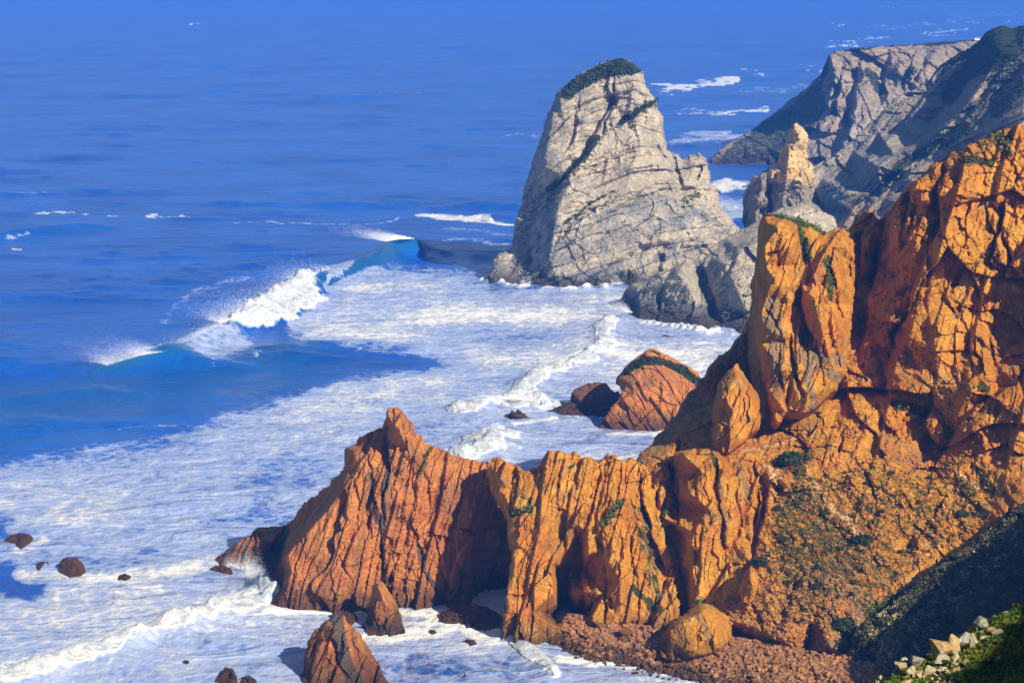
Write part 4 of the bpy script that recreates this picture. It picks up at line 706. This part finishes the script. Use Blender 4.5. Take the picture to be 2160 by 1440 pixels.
# the spur unseen beyond the right edge, shaped to shade the near slope
def shade_spur():
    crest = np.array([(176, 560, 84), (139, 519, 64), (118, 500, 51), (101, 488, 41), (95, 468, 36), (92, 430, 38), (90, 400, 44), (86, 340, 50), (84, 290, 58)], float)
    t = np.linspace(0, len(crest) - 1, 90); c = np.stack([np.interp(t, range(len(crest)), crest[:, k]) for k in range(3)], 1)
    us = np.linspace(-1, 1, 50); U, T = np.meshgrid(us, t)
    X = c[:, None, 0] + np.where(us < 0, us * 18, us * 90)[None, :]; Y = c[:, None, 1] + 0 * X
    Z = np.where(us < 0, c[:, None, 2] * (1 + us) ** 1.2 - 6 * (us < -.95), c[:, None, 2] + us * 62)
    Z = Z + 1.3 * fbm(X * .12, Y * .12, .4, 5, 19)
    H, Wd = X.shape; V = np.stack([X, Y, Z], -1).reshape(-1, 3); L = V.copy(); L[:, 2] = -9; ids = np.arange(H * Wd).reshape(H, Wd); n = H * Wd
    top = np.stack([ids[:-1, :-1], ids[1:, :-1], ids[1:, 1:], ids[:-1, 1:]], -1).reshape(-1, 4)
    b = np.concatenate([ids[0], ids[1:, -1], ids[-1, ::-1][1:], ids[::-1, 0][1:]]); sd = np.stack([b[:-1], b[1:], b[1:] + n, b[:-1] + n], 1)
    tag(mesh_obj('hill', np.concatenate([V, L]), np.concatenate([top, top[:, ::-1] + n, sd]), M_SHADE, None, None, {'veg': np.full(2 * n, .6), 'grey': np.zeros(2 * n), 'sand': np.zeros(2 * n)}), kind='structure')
shade_spur()
# ------------------------------------------------------------------ plants, stones, boulders, spray
RNG = np.random.default_rng(11)
def tuft_mesh(C, rad, per, size, up=0.5):
    """clusters of small leaf faces around centres C (n,3) with radius rad (n)"""
    n = len(C); c = np.repeat(C, per, 0); r = np.repeat(rad, per)
    d = RNG.normal(size=(n * per, 3)); d /= np.linalg.norm(d, axis=1)[:, None]; d[:, 2] = np.abs(d[:, 2]) * up * 2 - 0.15
    p = c + d * (r * RNG.uniform(0.45, 1.0, n * per))[:, None]
    a = RNG.normal(size=(n * per, 3)); a /= np.linalg.norm(a, axis=1)[:, None]
    b = np.cross(a, d + 1e-3); b /= np.linalg.norm(b, axis=1)[:, None]
    s = (r * size * RNG.uniform(0.6, 1.3, n * per))[:, None]
    V = np.stack([p - a * s, p + b * s * .7, p + a * s, p - b * s * .7], 1).reshape(-1, 3)
    return V, np.arange(len(V)).reshape(-1, 4)
def sample(key, region, n, veg_min=None, radius=None):
    pts = []; x0, y0, st, D, M = REL[key]; VG = REL['_veg_' + key]
    if isinstance(region, str): P = line(region)
    tries = 0
    while len(pts) < n and tries < n * 12:
        tries += 1
        if radius:
            k = random.randrange(len(P) - 1) if len(P) > 1 else 0; t = random.random()
            q = P[k] * (1 - t) + (P[k + 1] if len(P) > 1 else P[k]) * t
            px = q[0] + random.gauss(0, radius * .5); py = q[1] + random.gauss(0, radius * .5)
        else:
            px = random.uniform(P[:, 0].min(), P[:, 0].max()); py = random.uniform(P[:, 1].min(), P[:, 1].max())
            if not inside(np.array([px]), np.array([py]), P)[0]: continue
        i = int(round((px - x0) / st)); j = int(round((py - y0) / st))
        if i < 0 or j < 0 or i >= D.shape[1] or j >= D.shape[0] or not M[j, i]: continue
        if veg_min is not None and VG[j, i] < veg_min: continue
        pts.append([float(v) for v in at(px, py, D[j, i])])
    return np.array(pts)
def cover(name, jobs, mat, parent=None, label=None, cat=None, per=9, size=0.34):
    C = []; Rr = []
    for key, reg, n, r, rad in jobs:
        p = sample(key, reg, n, radius=rad)
        if len(p): C.append(p); Rr.append(RNG.uniform(.5, 1.2, len(p)) * r)
    C = np.concatenate(C); Rr = np.concatenate(Rr); V, F = tuft_mesh(C, Rr, per, size)
    org = tuple(C.mean(0)); o = mesh_obj(name, V, F, mat, parent, org); tag(o, label, cat, None, 'stuff'); return o
cover('shrub_cover', [('sea_stack', '1178,203 1210,170 1250,147 1295,130 1330,138 1352,152 1320,158 1280,162 1240,180 1205,202', 900, 1.7, None), ('sea_stack', '1382,214 1345,235 1310,258', 120, 1.4, 9), ('sea_stack', '1265,290 1235,330 1200,368 1160,398', 160, 1.3, 8), ('sea_stack', '1280,430 1200,465', 60, .9, 5), ('sea_stack', '1180,400 1150,440', 60, 1.2, 9), ('sea_stack', '1440,425 1475,410', 30, 1.1, 7)], M_LEAFD, STACK)
cover('moss_cover', [('pyr', '1304,797 1327,771 1352,755 1385,753 1440,771 1478,800 1456,803 1430,784 1395,769 1360,769 1330,784', 700, .7, None), ('pyr', '1372,740 1395,748', 20, .5, 4)], M_LEAFD, PYR)
cover('ground_cover', [('cliff', '1640,1050 1700,1030 1800,1120 1830,1200 1760,1240 1700,1300 1640,1180', 1300, .5, None), ('cliff', '1640,1020 1850,985 2080,1030 2090,1100 1960,1160 1850,1290 1720,1350 1600,1300', 1100, .45, None),
    ('cliff', '2090,285 2128,305', 60, 1.3, 9), ('cliff', '2030,335 2085,345', 60, 1.0, 8), ('cliff', '1890,850 1950,868', 70, 1.0, 9), ('cliff', '1700,960 1682,1000', 50, 1.0, 10), ('cliff', '2080,530 2060,560', 20, .8, 10), ('cliff', '2070,990 2095,1040', 40, .8, 8), ('cliff', '2060,300 2160,330', 60, .7, 20)], M_LEAF,
    None, None, None, per=8)
cover('bright_ground_cover', [('cliff', '1830,1290 1870,1280 1905,1250', 240, .7, 12), ('cliff', '2010,990 2060,1050', 40, .7, 9), ('cliff', '1690,1000 1660,1090', 60, .6, 20), ('slope', '2160,1098 2120,1112', 60, .7, 8), ('tower', '1640,453 1700,470 1735,488', 90, .7, 6), ('tower', '1690,482 1702,520 1706,545', 80, .8, 7), ('tower', '1745,545 1750,590 1752,630', 60, .7, 6),
    ('butt', '1080,1085 1118,1070', 40, .7, 7), ('butt', '1310,1058 1272,1105', 60, .7, 7), ('block', '1408,1050 1400,1095', 30, .6, 5), ('prom', '905,945 886,1000', 30, .5, 5), ('block', '1480,1265 1470,1285', 20, .7, 6), ('cliff', '1700,1180 1740,1330', 60, .6, 40)], M_LEAFB, per=8)
cover('heath', [('slope', '1800,1320 2160,1070 2290,1010 2290,1600 1900,1440 1800,1430', 2600, 1.1, None), ('slope', '2140,1110 2050,1210 1960,1300 1890,1390', 900, 1.2, 20)], leaf_mat('heath_leaves', (0.035, 0.04, 0.012), (0.10, 0.085, 0.035)), per=7)
cover('sun_tinted_scrub', [('slope', '2150,1105 2060,1205 1960,1300 1890,1390', 1500, .8, 24), ('slope', '1830,1330 1900,1290 1930,1350 1850,1420', 500, .7, None), ('slope', '1900,1262 1850,1300', 120, .5, 8)], leaf_mat('sun_tinted_leaves', (0.28, 0.23, 0.09), (0.42, 0.34, 0.16)), per=7)  # pale leaf colour stands in for sunlight on the scrub strip
cover('grass', [('fore', '1870,1440 1960,1385 2100,1300 2300,1240 2400,1500 2000,1560 1850,1500', 5200, .16, None), ('fore', '2040,1440 2070,1390 2110,1330 2160,1290', 900, .2, 16)], M_LEAFB, per=7, size=.45)
# single shrubs one can point to
def bush(px, py, r, key, label, group=None, mat=None):
    q = surf(key, px, py)
    if q is None: return
    k = max(30, int(70 * r)); d = RNG.normal(size=(k, 3)); d /= np.linalg.norm(d, axis=1)[:, None]; d[:, 2] = abs(d[:, 2]) * .75
    C = np.array([float(v) for v in q]) + d * (r * RNG.uniform(.3, .85, k))[:, None]
    V, F = tuft_mesh(C, np.full(k, r * .33), 9, .34); o = mesh_obj('bush', V, F, mat or M_LEAFD, None, tuple(float(v) for v in q)); tag(o, label, 'bush', group)
bush(1668, 975, 3.2, 'cliff', 'large dark green shrub beside the pale bare patch under the cliff ledge')
bush(1822, 1143, 2.2, 'cliff', 'dark round shrub at the lower end of the pale diagonal path')
bush(2030, 1088, 1.7, 'cliff', 'solitary round dark bush near the shaded slope edge')
bush(1606, 1190, 2.2, 'cliff', 'dark shrub above the upright orange block')
bush(1543, 1305, 1.8, 'bigb', 'grey green shrub on the shoulder of the huge smooth boulder')
bush(1635, 1352, 1.6, 'cliff', 'grey shrub low on the rubble slope beside the boulder beach')
bush(1780, 1325, 2.8, 'cliff', 'grey green shrub by the foot of the shaded slope')
for px, py, r in ((1740, 1085, 1.2), (1655, 1140, 1.3), (1700, 1150, 1.1), (1770, 1160, 1.2), (1660, 1230, 1.2), (1720, 1240, 1.3), (1860, 1080, 1.0), (1935, 1060, 1.0), (1880, 1000, 1.1), (1960, 1010, 1.0), (1640, 1075, 1.2), (1900, 1165, .9), (1690, 1310, 1.0), (1800, 1230, 1.2), (1725, 1200, 1.0), (1680, 1070, .9), (1780, 1020, .9), (1830, 1020, .8)):
    bush(px, py, r, 'cliff', 'low dark shrub among similar ones scattered over the stony slope', 'shrubs scattered on the stony slope')
# stones
def stone(rad, seed):
    rs = random.Random(seed); bm = bmesh.new()
    for i in range(15):
        v = Vector((rs.gauss(0, 1), rs.gauss(0, 1), rs.gauss(0, 1))).normalized() * rs.uniform(.75, 1.05)
        bm.verts.new((v.x, v.y * .85, v.z * .75))
    r = bmesh.ops.convex_hull(bm, input=bm.verts)
    bmesh.ops.delete(bm, geom=[g for g in r['geom_interior'] if isinstance(g, bmesh.types.BMVert)], context='VERTS')
    if rad > 0:
        bmesh.ops.bevel(bm, geom=list(bm.edges), offset=.05, segments=1, affect='EDGES', clamp_overlap=True)
        for v in bm.verts:
            if v.co.length > 1.15: v.co *= 1.0 / v.co.length
        bmesh.ops.triangulate(bm, faces=bm.faces)
    bm.normal_update(); return bm
PROTO = []
for i in range(7):
    bm = stone(1, i); me = bpy.data.meshes.new('boulder'); bm.to_mesh(me); bm.free(); me.materials.append(M_BEACH); PROTO.append(me)
def place(px, py, w, h, key, mat, label, group=None, name='boulder', sink=.25, depth=None, pid=None):
    q = surf(key, px, py) if depth is None else at(px, py, depth)
    if q is None: return None
    if key == 'fore' and depth is not None:
        q2 = surf('fore', px, py + h * .3)
        if q2 is not None: q = at(px, py, min(depth, float(q2[1]) - .15))
    D = float(q[1]); sc = D / FPX; me = PROTO[(pid if pid is not None else random.randrange(7)) % 7]
    if mat is not M_BEACH:
        nm = me.name.split('.')[0] + '_' + mat.name
        me2 = bpy.data.meshes.get('b%d_%s' % (PROTO.index(me), mat.name))
        if me2 is None:
            me2 = me.copy(); me2.name = 'b%d_%s' % (PROTO.index(me), mat.name); me2.materials.clear(); me2.materials.append(mat)
        me = me2
    o = bpy.data.objects.new(name, me); S.collection.objects.link(o)
    o.location = (float(q[0]), D, float(q[2]) + h * sc * (.5 - sink)); o.rotation_euler = (random.uniform(-.3, .3), random.uniform(-.3, .3), random.uniform(0, 6.3))
    m = w * sc * .55; o.scale = (m, m, max(h * sc * .65, m * .5)); tag(o, label, 'boulder', group); return o
place(1318, 1338, 34, 26, 'beach', M_ORANGE, 'pale orange angular block lying on the beach under the pillars', pid=2)
place(1637, 1402, 15, 26, 'beach', M_ORANGE, 'upright pale orange stone standing alone on the rubble beach', pid=3)
place(1180, 1300, 15, 15, 'beach', M_BEACH, 'round grey brown boulder at the mouth of the dark cave slot', pid=1)
place(1284, 1370, 18, 18, 'beach', M_RUST, 'rust brown rounded boulder in the middle of the stony beach', pid=4)
place(1400, 1372, 14, 34, 'beach', M_ORANGE, 'narrow upright rock leaning at the left side of the huge smooth boulder', pid=5)
n = 0
while n < 110:
    px = random.uniform(1165, 1900); py = random.uniform(1295, 1440); q = surf('beach', px, py)
    if q is None or q[2] > 5.5: continue
    s = random.choice([5, 6, 7, 8, 10, 13]); place(px, py, s * random.uniform(.9, 1.3), s * .9, 'beach', random.choice([M_BEACH, M_BEACH, M_SEAROCK, M_ORANGE, M_RUST]), 'weathered brown boulder, one of many strewn over the stony beach', 'boulders strewn over the stony beach'); n += 1
for k in range(40):
    px = random.uniform(1190, 1500); py = float(np.interp(px, [1160, 1240, 1320, 1420, 1520], [1357, 1392, 1408, 1426, 1455])) + random.uniform(-4, 11)
    s = random.choice([4, 5, 7, 9]); place(px, py, s * 1.3, s * .8, 'beach', M_SEAROCK, 'dark wet boulder awash along the foamy edge of the beach', 'wet boulders along the edge of the beach', 'sea_rock', depth=float(d_of_z(px, py, .1)))
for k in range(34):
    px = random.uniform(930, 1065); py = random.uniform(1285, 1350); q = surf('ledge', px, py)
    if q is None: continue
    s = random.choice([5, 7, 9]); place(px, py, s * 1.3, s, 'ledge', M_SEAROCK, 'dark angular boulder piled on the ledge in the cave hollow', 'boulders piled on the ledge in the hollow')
def rubble(name, jobs, mat):
    bm0 = [stone(0, 50 + i) for i in range(5)]; P = []
    for b in bm0:
        bmesh.ops.triangulate(b, faces=b.faces); b.verts.index_update()
        P.append((np.array([v.co[:] for v in b.verts]), np.array([[v.index for v in f.verts] for f in b.faces]))); b.free()
    VV = []; FF = []; off = 0
    for key, reg, n, smin, smax in jobs:
        for c in sample(key, reg, n):
            v, f = P[random.randrange(5)]; s = smin + (smax - smin) * random.random() ** 3; a = random.uniform(0, 6.3); ca, sa = math.cos(a), math.sin(a)
            w = v * s * np.array([random.uniform(.8, 1.3), 1, random.uniform(.7, 1.2)]); w = np.stack([w[:, 0] * ca - w[:, 1] * sa, w[:, 0] * sa + w[:, 1] * ca, w[:, 2]], 1) + c
            VV.append(w); FF.append(f + off); off += len(v)
    o = mesh_obj(name, np.concatenate(VV), np.concatenate(FF), mat); tag(o, kind='stuff')
rubble('rubble', [('beach', '1165,1300 1400,1322 1900,1395 1950,1440 1850,1450 1500,1445 1240,1392', 3600, .18, .85), ('cliff', '1500,1300 1620,1180 1750,1200 1850,1250 1830,1330 1750,1400 1600,1370', 1700, .18, .7)], M_BEACH)
rubble('scree', [('cliff', '1600,1000 1850,930 2090,1000 2090,1100 1960,1180 1800,1330 1620,1330', 3200, .15, .6), ('cliff', '1500,960 1900,860 2100,900 2000,1000 1640,1000', 600, .15, .7)], M_SLOPE)
# pale boulders on the near hill
WB = 'cream boulder in the heap on the near hill'
for i, (px, py, w, h, dd, mt, lb) in enumerate((
    (1983, 1364, 44, 50, 103, 1, 'largest cream block with an orange stain, centre of the heap on the near hill'), (2011, 1360, 26, 46, 103.5, 1, 'tall orange cream block pressed against the right of the largest stained block'), (1985, 1392, 38, 26, 101.5, 0, 'cream block directly beneath the largest stained block'),
    (2030, 1345, 36, 34, 106, 2, 'weathered grey slab leaning right of the largest stained block'), (2070, 1317, 30, 36, 110, 2, 'square grey slab standing highest at the right of the boulder heap'), (2053, 1353, 17, 36, 105.5, 0, 'bright cream wedge under the leaning grey slab'),
    (2091, 1327, 26, 14, 110, 1, 'flat pinkish stone right of the standing grey slab'), (2104, 1335, 24, 14, 109.5, 0, 'pale oblong stone, rightmost in the boulder heap'), (2077, 1346, 26, 15, 107, 0, 'pale bar shaped stone below the standing grey slab'), (2073, 1333, 14, 12, 108, 0, 'small cream stone tucked under the standing grey slab'),
    (1899, 1402, 28, 19, 101, 1, 'orange stained block at the left end of the boulder heap'), (1906, 1391, 15, 10, 102, 0, 'small cream stone on top of the orange stained end block'), (1936, 1394, 32, 27, 101.5, 2, 'rounded grey cream boulder near the left end of the heap'),
    (1920, 1416, 26, 29, 99.5, 0, 'cream boulder below the orange stained end block'), (1938, 1420, 15, 22, 99, 0, 'bright oval boulder below the rounded grey cream one'), (1960, 1415, 28, 24, 99.5, 0, 'square cream boulder left beneath the largest stained block'),
    (2016, 1386, 14, 28, 101.5, 0, 'upright cream stone right beneath the tall orange cream block'), (2018, 1401, 19, 14, 100.5, 0, 'tan stone under the upright cream stone'), (2016, 1413, 20, 12, 99.5, 1, 'flat orange stone lowest under the upright cream stone'), (2039, 1397, 20, 13, 101.5, 1, 'orange cream stone in grass right of the upright cream stone'),
    (1990, 1410, 18, 12, 100, 0, 'small cream stone under the middle of the heap'), (1912, 1437, 30, 14, 98, 0, 'wide cream stone at the bottom edge left of the heap'), (2106, 1388, 10, 13, 103, 1, 'lone orange stone in the black shade right of the heap'), (1857, 1427, 9, 12, 98, 0, 'small tan stone left of the heap by the bottom edge'),
    (1850, 1437, 11, 10, 97, 0, 'small grey stone in the bottom edge left of the heap'), (2121, 1291, 12, 5, 113, 0, 'small white stone in grass above the heap, upper right'), (2119, 1314, 11, 6, 111, 0, 'small yellowish stone in grass right of the standing grey slab'))):
    o = place(px, py, w * 1.3, h * 1.25, 'fore', (M_WHITE, M_WHITEO, M_WHITEG)[mt], lb, None, 'boulder', sink=.5, depth=dd, pid=i * 3)
    o.rotation_euler = (random.uniform(-.4, .4), random.uniform(-.5, .5), random.uniform(0, 6.3))
for k in range(64):
    px = random.gauss(1975, 34) if k < 50 else random.gauss(2060, 25); py = (random.uniform(1412, 1448) if k < 50 else random.uniform(1335, 1385)); s = random.uniform(6, 12)
    D = 98.5 + (1440 - py) * .09 + random.uniform(-.2, .2)
    place(px, py, s * 1.1, s, 'fore', M_WHITE, 'small cream stone, one of many filling the foot of the near boulder heap', 'small stones in the near boulder heap', 'stone', sink=.5, depth=D)
# white van on the far plateau
def box_mesh(name, mat, parent, boxes, org):
    V = []; F = []
    for (a, b, c, d, e, f) in boxes:
        n = len(V); V += [(x, y, z) for z in (e, f) for y in (c, d) for x in (a, b)]
        F += [tuple(n + i for i in t) for t in ((0, 2, 3, 1), (4, 5, 7, 6), (0, 1, 5, 4), (2, 6, 7, 3), (0, 4, 6, 2), (1, 3, 7, 5))]
    o = mesh_obj(name, V, F, mat); o.parent = parent; return o
g = NG('white_paint'); g.bsdf((.8, .8, .8), .4, None, .4); M_PAINT = g.m
g = NG('dark_glass'); g.bsdf((.03, .035, .04), .2, None, .5); M_GLASS = g.m
vx, vy, vz = [float(v) for v in at(2063.0, 86.0, 2068.0)]
van = bpy.data.objects.new('parked_van', None); S.collection.objects.link(van); van.location = (vx, vy, vz - .3); tag(van, 'tiny white van parked on the far green plateau top', 'van')
box_mesh('body', M_PAINT, van, [(-2.4, 2.4, -1, 1, .4, 1.5), (-2.4, 1.4, -.95, .95, 1.503, 2.3)], None)
box_mesh('window', M_GLASS, van, [(-2.0, 1.2, -1.0, -.953, 1.6, 2.1)], None)
for sx in (-1.5, 1.5): box_mesh('wheel', M_GLASS, van, [(sx - .35, sx + .35, -1.05, -.9, 0, .7)], None)
# spray blown off the crests and thrown up against the rocks
def spray(name, jobs):
    g = NG('spray_drops'); g.bsdf((.9, .92, .95), .9, None, .05); PP = []; SS = []
    for s, n, rise, drift, smin, smax, back in jobs:
        P = line(s); W3 = np.array([[float(v) for v in at(a[0], a[1], float(d_of_z(a[0], a[1], a[2])))] for a in P])
        t = RNG.random(n) * (len(P) - 1); i = np.minimum(t.astype(int), len(P) - 2); f = (t - i)[:, None]
        b = W3[i] * (1 - f) + W3[i + 1] * f; clump = 0.35 + 1.3 * (0.5 + 0.5 * noise(t * 3.1, 0.0, 1.7, 5))
        e = RNG.exponential(.45, n) * clump
        p = b + np.stack([-e * drift + RNG.normal(0, .5, n), e * back + RNG.normal(0, 1, n), e * rise * RNG.uniform(.0, 1, n) - .2], 1)
        p[:, 2] = np.maximum(p[:, 2], .2); PP.append(p); SS.append(RNG.uniform(smin, smax, n) * np.clip(1.2 - .35 * e, .35, 1.2))
    p = np.concatenate(PP); s = np.concatenate(SS)[:, None]; q = [RNG.normal(size=p.shape) for _ in range(4)]
    V = np.stack([p + k / np.linalg.norm(k, axis=1)[:, None] * s for k in q], 1).reshape(-1, 3); b = np.arange(len(p))[:, None] * 4
    F = np.concatenate([b + np.array(k) for k in ((0, 1, 2), (0, 2, 3), (0, 3, 1), (1, 3, 2))]); tag(mesh_obj(name, V, F, g.m), kind='stuff')
spray('spray', [('225,768,3 300,747,5.5 350,738,5.6', 20000, 4, 12, .035, .10, 8), ('470,680,5.5 560,640,6.5 670,575,7', 26000, 3.0, 13, .04, .13, 12), ('350,737,5.2 420,705,5.5 480,676,5.6', 5000, 1.4, 6, .03, .09, 6), ('620,590,5 700,565,5', 1500, 4, 9, .08, .2, 8), ('815,508,9 845,503,10 872,502,9.5', 15000, 3, 16, .05, .15, 16), ('868,500,7 872,512,5', 700, 1, 1, .1, .3, 2),
    ('500,682,3 560,660,3.4 620,665,3', 3600, 1.6, 1, .1, .3, 1), ('620,640,3 690,628,2.5', 2200, 1.6, 1, .1, .3, 1), ('530,1215,1 575,1240,2', 12000, 6, 2, .03, .10, 1), ('480,1190,1 560,1205,1', 5000, 3.5, 1, .03, .08, 1), ('1000,845,2 1080,838,3 1150,845,2', 12000, 3.4, 2, .04, .12, 2), ('1290,655,2 1330,658,3', 7000, 5, 2, .05, .14, 2),
    ('0,1405,1.5 200,1350,2 450,1275,2 560,1240,2', 14000, 1.3, .6, .03, .09, 1), ('1110,795,1 1190,762,1.6 1262,720,1.5', 2600, 1.8, .8, .08, .2, 1), ('1020,920,1 1060,900,1', 1500, 1.6, 1, .07, .2, 1), ('1100,600,.5 1120,597,1', 400, 8, 1, .08, .2, 0), ('1290,600,.5 1312,598,1', 500, 5, 1, .08, .2, 0)])
# ------------------------------------------------------------------ haze
hz = NG('haze_air'); pv = hz.n('ShaderNodeVolumePrincipled'); pv.inputs['Color'].default_value = (0.07, 0.29, 1.0, 1)
pv.inputs['Density'].default_value = 0.00013; pv.inputs['Anisotropy'].default_value = 0.0
hz.t.links.new(pv.outputs[0], hz.out.inputs['Volume'])
x0, x1, y0, y1, z0, z1 = -9000, 9000, -60, 76000, -12, 146
v = [(x, y, z) for z in (z0, z1) for y in (y0, y1) for x in (x0, x1)]
o = mesh_obj('haze', v, [(0, 2, 3, 1), (4, 5, 7, 6), (0, 1, 5, 4), (2, 6, 7, 3), (0, 4, 6, 2), (1, 3, 7, 5)], hz.m)
tag(o, kind='stuff')
